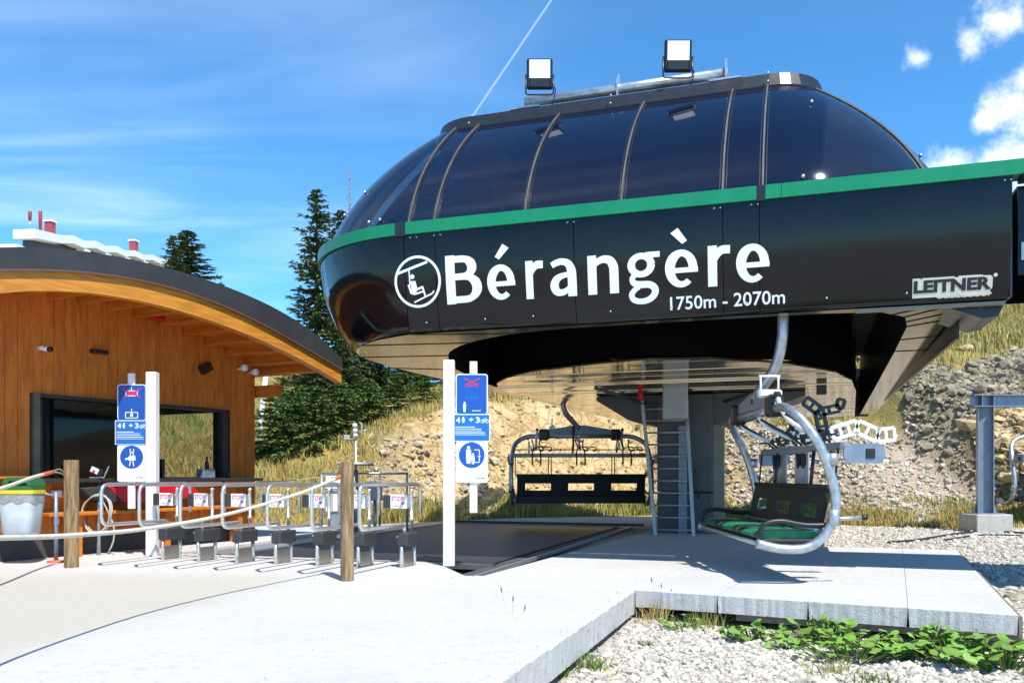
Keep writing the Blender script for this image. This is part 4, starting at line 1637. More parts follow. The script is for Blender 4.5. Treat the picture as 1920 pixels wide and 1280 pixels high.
# things standing on the counter
def on_counter(name, label, cat, px, mbs, yl=-.2):
    s, _ = k_at(px, 890, yl)
    o = empty(name, KO + Vector((KW.x * s + KN.x * yl, KW.y * s + KN.y * yl, 1.08)), KA, label, cat)
    for nm, mb_, mt in mbs:
        mb_.build(nm, M[mt], o)


on_counter('tissue_box', 'pale grey box standing on the kiosk counter by the right window', 'box', 386,
           [('box', MB().bbox((0, 0, .075), (.26, .16, .15), .01), 'galv_blue')])
mb = MB(); mb.lathe([(.03, 0), (.035, .02), (.035, .10), (.018, .14), (.015, .20), (.0, .205)], (0, 0, .15), 10)
on_counter('bottle', 'dark bottle behind the grey box on the kiosk counter', 'bottle', 388, [('bottle_body', mb, 'black_plastic')], -.17)
mb = MB(); mb.lathe([(.035, 0), (.035, .09), (.02, .11), (.02, .14)], (0, 0, 0), 10)
on_counter('soap_dispenser', 'small black dispenser at the right end of the kiosk counter', 'dispenser', 426, [('dispenser_body', mb, 'black_plastic')])
on_counter('menu_holder', 'black upright holder on the kiosk counter beside the white post', 'holder', 302,
           [('holder_body', MB().bbox((0, 0, .15), (.05, .12, .30), .006), 'black_plastic')], -.12)

# red and dark covers lying on the ledge below the counter
def on_wall(px, py, yl=-.22):
    return k_at(px, py, yl)


def ledge_thing(name, label, cat, pxs, mt, y0, y1):
    pts = [k_at(a, b, y0) for a, b in pxs]
    sx = min(p[0] for p in pts)
    o = MB()
    loc = KO + Vector((KW.x * sx, KW.y * sx, .626))
    o.prism([(p[0] - sx, p[1] - .626) for p in pts], lambda a, z, d: Vector((a, d + (z * -.10), z)), y0, y1)
    ob = o.build(name, M[mt])
    ob.location = loc
    ob.rotation_euler = (0, 0, KA)
    bv = ob.modifiers.new('soft', 'BEVEL'); bv.width = .02; bv.segments = 2
    tag(ob, label, cat)


ledge_thing('red_cover', 'bright red fabric cover lying on the ledge under the counter', 'cover',
            [(197, 911), (260, 909), (345, 909), (362, 914), (372, 922), (376, 930), (310, 939), (250, 942), (232, 941)], 'red_cloth', -.33, -.10)
ledge_thing('grey_cover', 'dark grey cloth cover left of the red one on the ledge', 'cover',
            [(148, 914), (195, 911), (214, 924), (230, 940), (206, 944), (172, 936)], 'dark_cloth', -.35, -.12)

# waste bin on its pole beside the kiosk
bx_, by_ = (40 - CX) / F_PX * 10.9, 10.9
BN = empty('waste_bin', (bx_, by_, 0), 0, 'pale waste bin with green and yellow lid hung beside the kiosk', 'waste bin')
BN.scale = (.90, .90, .96)
sq = []
zb0, zb1 = .39, .93
mb = MB()
prof = [(.185, zb0), (.215, zb0 + .03), (.235, .65), (.255, .80), (.258, .90), (.25, zb1)]
vs_, nn = [], 28
for r_, z_ in prof:
    for k in range(nn):
        a = 2 * math.pi * k / nn
        sup = 1 / (abs(math.cos(a)) ** 5 + abs(math.sin(a)) ** 5) ** .2
        vs_.append((r_ * sup * math.cos(a), r_ * sup * math.sin(a) * .8, z_))
mb.add(vs_, [(i * nn + k, i * nn + (k + 1) % nn, (i + 1) * nn + (k + 1) % nn, (i + 1) * nn + k) for i in range(len(prof) - 1) for k in range(nn)] + [list(range(nn))[::-1]], smooth=True)
mb.build('bin_body', M['bin_bag'], BN)
mb = MB()
vs_ = []
for k in range(nn):
    a = 2 * math.pi * k / nn
    sup = 1 / (abs(math.cos(a)) ** 5 + abs(math.sin(a)) ** 5) ** .2
    lo = .82 + .022 * math.sin(k * 1.9)
    for r_, z_ in ((.264, lo), (.266, .93)):
        vs_.append((r_ * sup * math.cos(a), r_ * sup * math.sin(a) * .8, z_))
mb.add(vs_, [(2 * k, 2 * ((k + 1) % nn), 2 * ((k + 1) % nn) + 1, 2 * k + 1) for k in range(nn)], smooth=True)
mb.build('bag_rim', mat('grey_bag', (.30, .31, .31), .6, var=.3, vscale=10), BN)
mb = MB()
for nm, (za, zb3), rr, mt in (('yellow_rim', (.935, .985), .275, 'bin_yellow'), ('green_rim', (.985, 1.04), .27, 'bin_green')):
    mb = MB()
    mb.prism([(rr * math.cos(2 * math.pi * k / nn) / (abs(math.cos(2 * math.pi * k / nn)) ** 5 + abs(math.sin(2 * math.pi * k / nn)) ** 5) ** .2,
               rr * .8 * math.sin(2 * math.pi * k / nn) / (abs(math.cos(2 * math.pi * k / nn)) ** 5 + abs(math.sin(2 * math.pi * k / nn)) ** 5) ** .2) for k in range(nn)],
             lambda a, b, d: Vector((a, b, d)), za, zb3)
    mb.build(nm, M[mt], BN)
mb = MB()
hood = [(-.16, 1.04), (-.15, 1.12), (-.08, 1.155), (.10, 1.155), (.22, 1.13), (.26, 1.04), (.18, 1.04), (.16, 1.09), (-.05, 1.10), (-.08, 1.04)]
for i in range(len(hood) // 2):
    a, b, c, d_ = hood[i], hood[(i + 1) % 6], None, None
mb.prism([(-.16, 1.041), (-.15, 1.12), (-.08, 1.155), (.10, 1.158), (.22, 1.13), (.26, 1.041), (.20, 1.041), (.16, 1.10), (-.06, 1.105), (-.10, 1.041)],
         lambda a, z, d: Vector((a, d, z)), -.19, .17)
mb.build('lid_hood', M['bin_green'], BN)
MB().box((.05, -.0, 1.07), (.22, .30, .055)).build('lid_opening', M['black_plastic'], BN)
px_ = (92 - 40) / F_PX * 11.0
MB().tube([(px_, .25, 0), (px_, .25, .95)], .028, 10).build('pole', M['galv_blue'], BN)
MB().lathe([(.12, 0), (.12, .02), (.05, .03)], (px_, .25, 0), 14).build('foot', M['rope_red'], BN)
MB().tube([(px_, .25, .9), (.2, .1, .95)], .015, 6).build('arm', M['galv'], BN)
# small junction box and cable on the wall left of the post
s, z = wall_px(108, 925)
JB = empty('junction_box', KO + Vector((KW.x * s, KW.y * s, z)), KA, 'small white socket box with hanging cable on kiosk wall', 'socket box')
MB().bbox((0, -.05, 0), (.20, .06, .10), .01).build('box', M['white_paint'], JB)
MB().bbox((.07, -.085, 0), (.08, .02, .08), .006).build('cover', M['wood_deck'], JB)
MB().tube(catmull([(-.05, -.05, -.05), (-.03, -.07, -.22), (.05, -.08, -.32), (.09, -.07, -.30)]), .010, 6).build('cable', M['hose'], JB)
MB().bbox((-.04, -.06, -.38), (.07, .05, .09), .01).build('lower_box', M['white_paint'], JB)

# card reader on a pole with hose loops
cx_, cy_ = ground_at(185, 1040)
CR_ = empty('card_reader', (cx_, cy_, 0), 0, 'small tilted card reader on a thin grey pole in front of the kiosk', 'card reader')
MB().tube([(0, 0, 0), (0, 0, 1.06)], .026, 10).build('pole', M['galv'], CR_)
MB().tube([(0, 0, 1.0), (-.03, -.02, 1.13)], .045, 8).build('joint', M['black_plastic'], CR_)
rt = Matrix.Rotation(R(25), 3, 'Y')
MB().box((0, -.03, 1.18), (.16, .08, .10), rt).build('reader_head', M['black_plastic'], CR_)
MB().box((-.02, -.075, 1.20), (.11, .012, .075), rt).build('screen', M['sign_white'], CR_)
MB().box((-.03, -.084, 1.185), (.04, .006, .04), rt).build('screen_mark', M['sign_red'], CR_)
MB().tube([(-.10, -.05, 1.10), (.10, -.05, 1.10), (.17, -.05, 1.26)], .012, 4, sq=True).build('cradle', M['galv'], CR_)
mb = MB()
pts = []
for k in range(70):
    a = -math.pi / 2 + k / 28 * 2 * math.pi
    r_ = .235 + .015 * math.sin(k * .7)
    pts.append((.03 + r_ * .80 * math.cos(a), -.06 - .004 * (k % 28) + .03 * math.sin(k * .31), .60 + r_ * 1.12 * math.sin(a) + .02 * math.sin(k * .23)))
pts += [(.22, -.03, .45), (.21, .0, .2), (.12, .03, .03)]
mb.tube(catmull(pts, 2), .011, 6)
hz = mb.build('hose', M['hose'])
hz.location = (cx_, cy_, 0)
tag(hz, 'pale hose hung in two loops on the card reader pole', 'hose')


# ------------------------------------------------------------------ timber posts and ropes
def timber_post(px, py, w_px, top_py, label):
    x, y = ground_at(px, py)
    r_ = w_px / 2 / F_PX * y
    h = EYE + (HY - top_py) * y / F_PX
    mb_ = MB()
    nn = 20
    vs_ = []
    hs = [0, .02, h * .25, h * .5, h * .75, h - .012, h]
    for z_ in hs:
        for k in range(nn):
            a = 2 * math.pi * k / nn
            rr = r_ * (1 + .03 * mnoise.noise(Vector((math.cos(a) * 2, math.sin(a) * 2, z_ * 1.2 + px)))) * (.93 if z_ == h else 1)
            vs_.append((rr * math.cos(a), rr * math.sin(a), z_))
    mb_.add(vs_, [(i * nn + k, i * nn + (k + 1) % nn, (i + 1) * nn + (k + 1) % nn, (i + 1) * nn + k) for i in range(len(hs) - 1) for k in range(nn)] + [list(range(nn))[::-1], [(len(hs) - 1) * nn + k for k in range(nn)]], smooth=True)
    o = mb_.build('timber_post', M['post_wood'])
    md = o.modifiers.new('e', 'EDGE_SPLIT'); md.split_angle = R(50)
    o.location = (x, y, 0)
    tag(o, label, 'post', 'rope barrier posts')
    return Vector((x, y, 0)), h, r_


P2, h2, r2 = timber_post(651, 1088, 25, 865, 'weathered round timber post standing in front of the turnstiles')
P1, h1, r1 = timber_post(134, 1063, 26, 862, 'weathered round timber post standing beside the waste bin')


def at_px(px, py, D):
    return Vector(((px - CX) / F_PX * D, D, EYE + (HY - py) * D / F_PX))


ra = P2 + Vector((-r2, -.02, 1.12))
rope_pts = [ra, at_px(560, 925, 8.6), at_px(420, 965, 7.6), at_px(280, 990, 6.6), at_px(140, 1003, 5.6), at_px(0, 1008, 4.75), at_px(-160, 1010, 3.9), at_px(-420, 990, 3.1)]
mb = MB(); mb.tube(catmull(rope_pts[:], 8), .016, 8)
r_o = mb.build('barrier_rope', M['rope'])
tag(r_o, 'long cream rope sagging to the left from the post before the turnstiles', 'rope', 'barrier ropes')
rb = P1 + Vector((-r1, -.02, 1.17))
rope2 = [at_px(98, 885, 10.2), at_px(60, 895, 9.5), at_px(0, 916, 8.4), at_px(-120, 948, 7.0), at_px(-300, 960, 5.5)]
mb = MB(); mb.tube(catmull(rope2, 8), .021, 8)
r_o2 = mb.build('barrier_rope', M['rope'])
tag(r_o2, 'cream rope with orange end tied to the post beside the waste bin', 'rope', 'barrier ropes')
mb = MB(); mb.tube(catmull([at_px(99, 884.5, 10.2), at_px(80, 889.5, 9.85)], 4), .0235, 8); mb.build('tape', M['rope_red'], r_o2)
mb = MB(); mb.tube(catmull([rb, at_px(112, 879, 10.35), at_px(100, 883, 10.22), at_px(112, 886, 10.3), rb + Vector((0, 0, -.03))], 5), .010, 6); mb.build('hook', M['steel'], r_o2)
mb = MB(); mb.tube(catmull([rope_pts[0] + (rope_pts[1] - rope_pts[0]) * .03, rope_pts[0] + (rope_pts[1] - rope_pts[0]) * .14], 4), .022, 8); mb.build('tape', M['rope_red'], r_o)
mb = MB(); mb.tube(catmull([at_px(482, 903, 15.0), at_px(550, 900, 16.5), at_px(606, 894, 17.9)], 6), .010, 6)
tag(mb.build('cord', M['hose']), 'thin pale cord strung from the kiosk corner to the railing', 'cord')

# ------------------------------------------------------------------ turnstiles
tx0, ty0 = ground_at(305, 1049)
tx1, ty1 = ground_at(752, 1063)
TN = 7
TP = [ground_at(q, y) for q, y in ((312, 1049), (379, 1052), (451, 1055), (524, 1057), (602, 1060), (679, 1063), (760, 1063.5))]
stop_txt, stop_f = text_geo('STOP', .0, .5)


def make_turnstile():
    t = empty('turnstile', (0, 0, 0), SA)
    # two legs with sheet between, local y runs along the lane
    MB().tube([(0, -.14, 0), (0, -.14, .30)], .024, 12).build('leg', M['steel'], t)
    MB().tube([(.03, .16, 0), (.03, .16, .30)], .024, 12).build('leg', M['steel'], t)
    MB().prism([(-.004, -.12), (.024, .14), (.036, .138), (.008, -.122)], lambda a, b, d: Vector((a, b, d)), .012, .185).build('foot_plate', M['steel_brushed'], t)
    MB().bbox((.02, .01, .345), (.14, .37, .155), .012).build('housing', M['rubber_box'], t)
    mb_ = MB()
    for y_ in (-.1, .12):
        mb_.lathe([(.010, 0), (.010, .006)], (-.04, -.181 + 0 * y_, .38 + .0), 8, axis='y')
    mb_.build('bolt', M['steel'], t)
    mb_ = MB()
    loop = fillet([(0, -.06, .40), (0, -.06, .525), (0, -1.20, .525), (0, -1.20, 1.02), (0, .40, 1.02), (0, .40, .62)], .11, 6)
    mb_.tube(loop, .0225, 10)
    mb_.build('guide_rail', M['steel'], t)
    mb_ = MB()
    mb_.lathe([(.020, .42), (.020, .56), (.034, .565), (.034, .60), (.022, .605), (.022, .93), (.028, .935), (.028, .96)], (0, .14, 0), 12)
    mb_.build('gate_post', M['steel'], t)
    MB().bbox((-.035, .14, .80), (.05, .05, .15), .006).build('gate_clamp', M['steel_brushed'], t)
    pl = MB().bbox((-.165, .12, .80), (.235, .012, .175), .006).build('stop_plate', M['sign_white'], t)
    mb_ = MB()
    mnx, mxx = min(v.x for v in stop_txt), max(v.x for v in stop_txt)
    mxy = max(v.y for v in stop_txt)
    mb_.add([(-.262 + (v.x - mnx) / (mxx - mnx) * .165, .112 - .002 * (v.z + .5), .812 + v.y / mxy * .058) for v in stop_txt], stop_f)
    mb_.prism([(-.135, .792), (-.075, .792), (-.105, .758)], lambda a, z, d: Vector((a, .1125 - d, z)), 0, .002)
    mb_.prism([(-.24, .745), (-.17, .745), (-.17, .749), (-.24, .749)], lambda a, z, d: Vector((a, .1125 - d, z)), 0, .002)
    mb_.build('stop_print', M['sign_red'], pl)
    MB().bbox((-.335, .12, .80), (.085, .035, .165), .006).build('gate_pad', M['rubber_box'], t)
    mb_ = MB(); mb_.tube([(-.27, .135, .80), (-.02, .14, .80)], .012, 6); mb_.build('gate_arm', M['steel'], t)
    return t


tlabels = ['leftmost stainless turnstile, the one nearest the kiosk and the left sign post',
           'second stainless turnstile from the kiosk, just right of the left white post',
           'third stainless turnstile from the kiosk side of the row',
           'middle stainless turnstile, fourth of seven in the row',
           'fifth stainless turnstile from the left, second left of the timber post',
           'stainless turnstile right behind the front timber post',
           'rightmost stainless turnstile, beside the belt and right of the timber post']
T0 = make_turnstile()
for i, (x, y) in enumerate(TP):
    t = T0 if i == 0 else copy_tree(T0)
    t.location = (x, y + .12, 0)
    tag(t, tlabels[i], 'turnstile', 'turnstiles in a row at the belt')


# ------------------------------------------------------------------ sign posts
def sign_post(px, py, side, label, variant):
    x, y = ground_at(px, py)
    s = empty('sign_post', (x, y, 0), 0, label, 'sign post', 'white sign posts at the entrance')
    MB().bbox((0, .0, 1.285), (.14, .14, 2.57), .008).build('post', M['white_paint'], s)
    bx = .285 * side
    MB().bbox((bx + .02 * side, .03, 1.61), (.095, .05, 1.90), .006).build('rear_post', M['white_paint'], s)
    for z_ in (2.30, 1.14):
        MB().box(((bx + .07 * side) / 2, .03, z_), (abs(bx) - .14 * .5 - .06, .04, .07)).build('bracket', M['white_paint'], s)
    yb = -.03

    def bd(x0, x1, z0, z1, r_, y0, th, nm, mt):
        mb_ = MB()
        mb_.prism(rrect(x0, x1, z0, z1, r_, 4), lambda a, z, d: Vector((a, y0 - d, z)), 0, th)
        return mb_.build(nm, M[mt], s)
    w = .20
    top = bd(bx - w, bx + w, 1.90, 2.40, .035, .0, .016, 'sign_board', 'sign_white')
    low = bd(bx - w, bx + w, 1.04, 1.555, .03, .0, .016, 'sign_board', 'sign_white')
    mid = bd(bx - w - .03, bx + w + .03, 1.558, 1.898, .004, -.004, .018, 'sign_board', 'sign_white')

    def flat(parent, poly, mt, nm, d0, d1=None):
        mb_ = MB()
        mb_.prism(poly, lambda a, z, d: Vector((a, -.016 - d, z)), d0 - .001, d0 + .0012)
        return mb_.build(nm, M[mt], parent)
    flat(top, rrect(bx - w + .012, bx + w - .012, 1.902, 2.388, .028, 4), 'sign_blue', 'blue_field', .001)
    flat(mid, rrect(bx - w - .02, bx + w + .02, 1.568, 1.888, .003, 2), 'sign_blue2', 'blue_field', .008)
    cz = 1.385
    flat(low, [(bx + .162 * math.cos(a), cz + .162 * math.sin(a)) for a in np.linspace(0, 2 * math.pi, 33)[:-1]], 'sign_blue', 'blue_disc', .001)

    def fn(a, z, d):
        return Vector((bx + a, -.0185 - d, z))

    def fn2(a, z, d):
        return Vector((bx + a, -.0255 - d, z))
    # middle board: 4 persons + 3 bikes, lines of small print
    mb_ = MB()
    add_text(mb_, '4', -.195, -.145, 1.79, 1.86, fn2, .02, .001)
    add_text(mb_, '+', -.035, .02, 1.80, 1.85, fn2, .03, .001)
    add_text(mb_, '3', .05, .10, 1.79, 1.86, fn2, .02, .001)
    hx = -.105
    mb_.prism([(hx + .012 * math.cos(a), 1.852 + .012 * math.sin(a)) for a in np.linspace(0, 2 * math.pi, 9)[:-1]], fn2, 0, .001)
    mb_.prism([(hx - .018, 1.838), (hx + .018, 1.838), (hx + .012, 1.79), (hx - .012, 1.79)], fn2, 0, .001)
    for wx_ in (.135, .19):
        ri_ = [(wx_ + .021 * math.cos(a), 1.808 + .021 * math.sin(a)) for a in np.linspace(0, 2 * math.pi, 13)]
        for k in range(12):
            stroke(mb_, ri_[k], ri_[k + 1], .006, fn2, .001 + .0001 * k)
    for a, b in (((.135, 1.808), (.155, 1.84)), ((.155, 1.84), (.182, 1.838)), ((.165, 1.808), (.182, 1.838)), ((.19, 1.808), (.178, 1.85)), ((.135, 1.808), (.165, 1.808))):
        stroke(mb_, a, b, .006, fn2, .0012)
    for k, (l, zz_) in enumerate(((.24, 1.735), (.33, 1.712), (.33, 1.690), (.37, 1.665), (.38, 1.640))):
        stroke(mb_, (-.205, zz_), (-.205 + l, zz_), .009 if k in (0, 3) else .006, fn2, .001)
    mb_.build('board_print', M['sign_white'], mid)
    mb_ = MB()
    mr = MB()
    if variant == 'left':
        # crossed-out chair above, chair with rider below
        for (x0, x1, z0, z1) in ((-.08, .08, 2.24, 2.31), (-.085, .085, 1.93, 2.01)):
            for a, b in (((x0, z1), (x1, z1)), ((x0, z0), (x1, z0)), ((x0, z0), (x0, z1)), ((x1, z0), (x1, z1)), ((0, z1), (0, z1 + .05))):
                stroke(mb_, a, b, .010, fn, .001)
        mb_.prism([(-.02, 1.95), (.02, 1.95), (.012, 2.0), (-.012, 2.0)], fn, 0, .0012)
        stroke(mr, (-.12, 2.22), (.12, 2.335), .018, fn, .002)
        stroke(mr, (-.12, 2.335), (.12, 2.22), .018, fn, .0024)
        mr.prism([(-.06, 2.245), (.05, 2.25), (.06, 2.30), (-.03, 2.30)], fn, 0, .0016)
    else:
        for k in range(5):
            a = -.07 + .035 * k
            mr.prism([(a - .01, 2.24), (a + .01, 2.24), (a + .006, 2.275), (a - .006, 2.275)], fn, 0, .001)
        stroke(mr, (-.10, 2.345), (.08, 2.26), .014, fn, .002)
        stroke(mr, (.10, 2.345), (-.08, 2.26), .014, fn, .0024)
        hx = -.09
        mb_.prism([(hx + .014 * math.cos(a), 2.038 + .014 * math.sin(a)) for a in np.linspace(0, 2 * math.pi, 9)[:-1]], fn, 0, .001)
        mb_.prism([(hx - .02, 2.02), (hx + .02, 2.02), (hx + .012, 1.925), (hx - .012, 1.925)], fn, 0, .001)
        for k in range(4):
            mb_.prism([(.005 + .028 * k, 1.935), (.027 + .028 * k, 1.935), (.027 + .028 * k, 1.945), (.005 + .028 * k, 1.945)], fn, 0, .001)
        mg = MB()
        for k in range(5):
            a = -.07 + .035 * k
            mg.prism([(a - .011, 2.08), (a + .011, 2.08), (a + .008, 2.13 + .02 * (k == 2)), (a - .008, 2.13 + .02 * (k == 2))], fn, 0, .001)
        mg.build('rider_print', M['sign_blue2'], top)
    mb_.build('board_print', M['sign_white'], top)
    mr.build('crossed_print', M['sign_red'], top)
    mb_ = MB()
    if variant == 'left':
        mb_.prism([(-.09, 1.37), (-.05, 1.375), (-.03, 1.40), (.05, 1.405), (.055, 1.34), (-.03, 1.335), (-.055, 1.35), (-.09, 1.345)], fn, 0, .001)
        for a, b in (((-.015, 1.40), (-.02, 1.50)), ((.02, 1.40), (.03, 1.50)), ((-.015, 1.33), (-.03, 1.26)), ((.02, 1.33), (.03, 1.26)), ((-.02, 1.45), (.03, 1.45))):
            stroke(mb_, a, b, .012, fn, .0013)
    else:
        for hx, zt_, sc_ in ((-.04, 1.50, 1.0), (.015, 1.41, .62)):
            mb_.prism([(hx + .02 * sc_ * math.cos(a), zt_ - .02 * sc_ + .02 * sc_ * math.sin(a)) for a in np.linspace(0, 2 * math.pi, 11)[:-1]], fn, 0, .001)
            mb_.prism([(hx - .03 * sc_, zt_ - .045 * sc_), (hx + .03 * sc_, zt_ - .045 * sc_), (hx + .035 * sc_, zt_ - .13 * sc_), (hx + .022 * sc_, zt_ - .22 * sc_), (hx - .022 * sc_, zt_ - .22 * sc_), (hx - .03 * sc_, zt_ - .13 * sc_)], fn, 0, .001)
        for a, b in (((.03, 1.45), (.095, 1.45)), ((.095, 1.45), (.095, 1.295)), ((.095, 1.295), (.02, 1.295)), ((.075, 1.37), (.115, 1.37))):
            stroke(mb_, a, b, .009, fn, .0013)
    mb_.build('disc_print', M['sign_white'], low)
    mb_ = MB()
    add_text(mb_, 'LEITNER', .055, .165, 1.092, 1.108, fn, .02, .001)
    mb_.build('maker_print', M['sign_blue'], low)
    return s


sign_post(842, 1060, 1, 'white post with blue boards right of it, standing before the dark belt', 'centre')
sign_post(286, 1042, -1, 'white post with blue boards left of it, standing before the kiosk window', 'left')

# ------------------------------------------------------------------ chairs
HW = 1.52


def make_chair(label):
    c = empty('chairlift_chair', (0, 0, 0), 0, label, 'chairlift chair', 'chairs hanging on the lift')
    for s in (-1, 1):
        pts = catmull([(s * .85, -.42, 1.88), (s * 1.18, -.41, 1.86), (s * 1.42, -.32, 1.72), (s * 1.51, -.16, 1.45), (s * 1.53, -.04, 1.10),
                       (s * 1.53, .0, .80), (s * 1.52, -.09, .54), (s * 1.50, -.28, .39), (s * 1.49, -.55, .375), (s * 1.49, -.80, .43)], 6)
        MB().tube(pts, .050, 12).build('side_tube', M['galv'], c)
        mb = MB()
        mb.tube(catmull([(s * 1.47, -.02, .62), (s * 1.47, -.30, .62), (s * 1.47, -.55, .66), (s * 1.47, -.72, .62), (s * 1.47, -.76, .50)], 5), .028, 8)
        mb.build('arm_rest', M['black_plastic'], c)
        for (y, z, l) in ((-.035, 1.30, .12), (-.02, .70, .16)):
            MB().tube([(s * 1.53, y - .005, z - l / 2), (s * 1.53, y + .005, z + l / 2)], .060, 12).build('clamp', M['galv'], c)
        pl = MB()
        poly = [(y + .08, z + 1.36) for y, z in rrect(-.02, .40, -.10, .10, .075, 4)]
        pl.prism(poly, lambda a, z, d, s=s: Vector((s * 1.58 + d, a, z)), -.015, .015)
        pl.build('end_plate', M['galv_blue'], c)
        MB().bbox((s * 1.60, .33, 1.36), (.02, .09, .10), .004).build('plate_window', M['black_plastic'], c)
        MB().tube([(s * 1.49, -.06, .68), (s * 1.49, .28, .70)], .022, 8).build('foot_pin', M['galv'], c)
        MB().lathe([(.03, 0), (.032, .05), (.02, .06)], (s * 1.49, .34, .70), 8, axis='y').build('pin_knob', M['black_plastic'], c)
    MB().tube([(-.9, -.42, 1.88), (.9, -.42, 1.88)], .052, 12).build('top_beam', M['galv'], c)
    mb = MB()
    mb.prism([(-.98, 1.90), (.98, 1.90), (.90, 1.99), (.12, 2.12), (-.12, 2.12), (-.90, 1.99)], lambda a, z, d: Vector((a, -.42 + d, z)), -.035, .035)
    mb.build('hanger_plate', M['galv_blue'], c)
    for s in (-.80, .80):
        MB().bbox((s, -.42, 1.91), (.22, .17, .25), .03).build('rubber_mount', M['black_plastic'], c)
    mb = MB()
    hp = catmull([(.02, -.42, 2.06), (.12, -.38, 2.16), (.33, -.27, 2.40), (.42, -.22, 2.70), (.43, -.21, 3.0), (.43, -.21, 3.25)], 6)
    mb.tube(hp, .062, 8)
    mb.build('hanger', M['galv'], c)
    # white tension unit on the top beam near the outer end
    mb = MB()
    mb.bbox((.62, -.42, 2.06), (.13, .26, .09), .02)
    for dx_ in (-.10, .10):
        mb.tube([(.62, -.42 + dx_, 2.06), (.62, -.42 + dx_, 2.26)], .012, 6)
    mb.tube([(.62, -.54, 2.26), (.62, -.30, 2.26)], .014, 6)
    mb.build('tension_unit', M['white_metal'], c)
    # backrest with three windows, slightly reclined
    def bk(x0, x1, a, b, mb_):
        def q(x, t, d):
            return Vector((x, -.14 + .10 * t + d, .54 + .47 * t))
        mb_.prism([(x0, a), (x1, a), (x1, b), (x0, b)], q, 0, .045)
    mb = MB()
    w0, w1 = .30, .62
    bk(-1.40, 1.40, w1, 1.0, mb)
    bk(-1.40, 1.40, 0, w0, mb)
    cs = [-1.40, -1.22, -.66, -.28, .28, .66, 1.22, 1.40]
    for k in (0, 2, 4, 6):
        bk(cs[k], cs[k + 1], w0, w1, mb)
    mb.build('backrest', M['back_black'], c)
    MB().tube([(-1.42, -.13, 1.02 - .47), (1.42, -.13, .55)], .03, 8).build('back_rail', M['galv'], c)
    MB().bbox((0, -.10, .475), (2.84, .05, .16), .015).build('back_skirt', M['back_black'], c)
    MB().tube([(-1.42, -.03, 1.01), (1.42, -.03, 1.01)], .028, 8).build('head_roll', M['back_black'], c)
    mb = MB()
    mb.bbox((0, -.42, .445), (2.86, .60, .05), .015)
    mb.build('seat_pan', M['back_black'], c)
    MB().tube([(-1.45, -.76, .42), (1.45, -.76, .42)], .026, 8).build('seat_rail', M['galv'], c)
    for k in range(6):
        x = -1.17 + .468 * k
        mb = MB()
        n_ = 6
        prof = [(-.145, .475), (-.145, .555), (-.30, .545), (-.60, .555), (-.70, .545), (-.755, .515), (-.745, .475)]
        mb.prism(prof, lambda y, z, d, x=x: Vector((x + d, y, z)), -.228, .228)
        cu_ = mb.build('cushion', M['cush_green'], c)
        mb = MB()
        pr2 = [(-.135, .48), (-.135, .560), (-.30, .550), (-.60, .560), (-.705, .549), (-.760, .517), (-.75, .48)]
        mb.prism(pr2, lambda y, z, d, x=x: Vector((x + d, y, z)), .02 if k % 2 else -.20, .20 if k % 2 else -.04)
        mb.build('dark_patch', M['cush_black'], cu_)
    # raised restraint: three bent foot-rest bars
    for x in (-.95, .0, .95):
        MB().tube(catmull([(x, -.43, 2.02), (x + .02, -.38, 1.84), (x + .03, -.26, 1.70), (x + .03, .02, 1.57)], 6), .026, 8).build('restraint_bar', M['white_metal'], c)
        MB().bbox((x, -.43, 2.02), (.06, .07, .07), .012).build('bar_cap', M['black_plastic'], c)
    MB().tube([(-1.45, .03, 1.565), (1.45, .03, 1.565)], .013, 6).build('restraint_rod', M['black_metal'], c)
    for x in (-1.44, -.72, -.66, .66, .72, 1.44):
        MB().tube([(x, .06, 1.42), (x, .02, 1.0)], .012, 6).build('stay', M['black_metal'], c)
    # cycle rack beam and carriers behind the backrest
    MB().bbox((0, .08, 1.44), (3.02, .05, .085), .008).build('rack_beam', M['galv_blue'], c)
    for x in (-.98, .02, .98):
        mb = MB()
        for dx_ in (-.09, .09):
            mb.tube([(x + dx_, -.38, 1.80), (x + dx_ * .6, -.05, 1.62), (x + dx_, .10, 1.50), (x + dx_, .12, 1.22)], .016, 5)
            mb.tube(catmull([(x + dx_ - .03, .1, 1.60), (x + dx_ - .2, .16, 1.62), (x + dx_ - .24, .18, 1.55), (x + dx_ - .16, .18, 1.53)], 4), .013, 5)
            mb.bbox((x + dx_, .14, 1.32), (.035, .05, .14), .008)
        mb.build('rack_hook', M['black_metal'], c)
    # perforated carrier arms: side plates with round holes left open between rungs
    def carrier(x, path, w, mt):
        mb_ = MB()
        path = [Vector(p) for p in path]
        for a, b in zip(path[:-1], path[1:]):
            t = (b - a).normalized()
            nrm_ = Vector((0, -t.z, t.y))
            for s in (-1, 1):
                mb_.tube([a + nrm_ * w / 2 * s + Vector((x, 0, 0)), b + nrm_ * w / 2 * s + Vector((x, 0, 0))], .026, 4, sq=True)
            L = (b - a).length
            m_ = max(1, int(L / .085))
            for k in range(m_ + 1):
                q = a.lerp(b, k / m_) + Vector((x, 0, 0))
                mb_.tube([q - nrm_ * w / 2, q + nrm_ * w / 2], .022, 4, sq=True)
        mb_.build('cycle_carrier', M[mt], c)
    carrier(1.15, [(0, .10, 1.58), (0, .36, 1.66), (0, .58, 1.56), (0, .76, 1.58)], .13, 'white_metal')
    carrier(.20, [(0, .10, 1.55), (0, .34, 1.62), (0, .28, 1.90), (0, .12, 2.02)], .10, 'black_metal')
    carrier(.20, [(0, .28, 1.88), (0, .52, 1.93), (0, .55, 2.03)], .08, 'black_metal')
    carrier(-.75, [(0, .10, 1.55), (0, .30, 1.72), (0, .26, 1.92)], .10, 'black_metal')
    carrier(-.75, [(0, .28, 1.70), (0, .62, 1.62)], .09, 'white_metal')
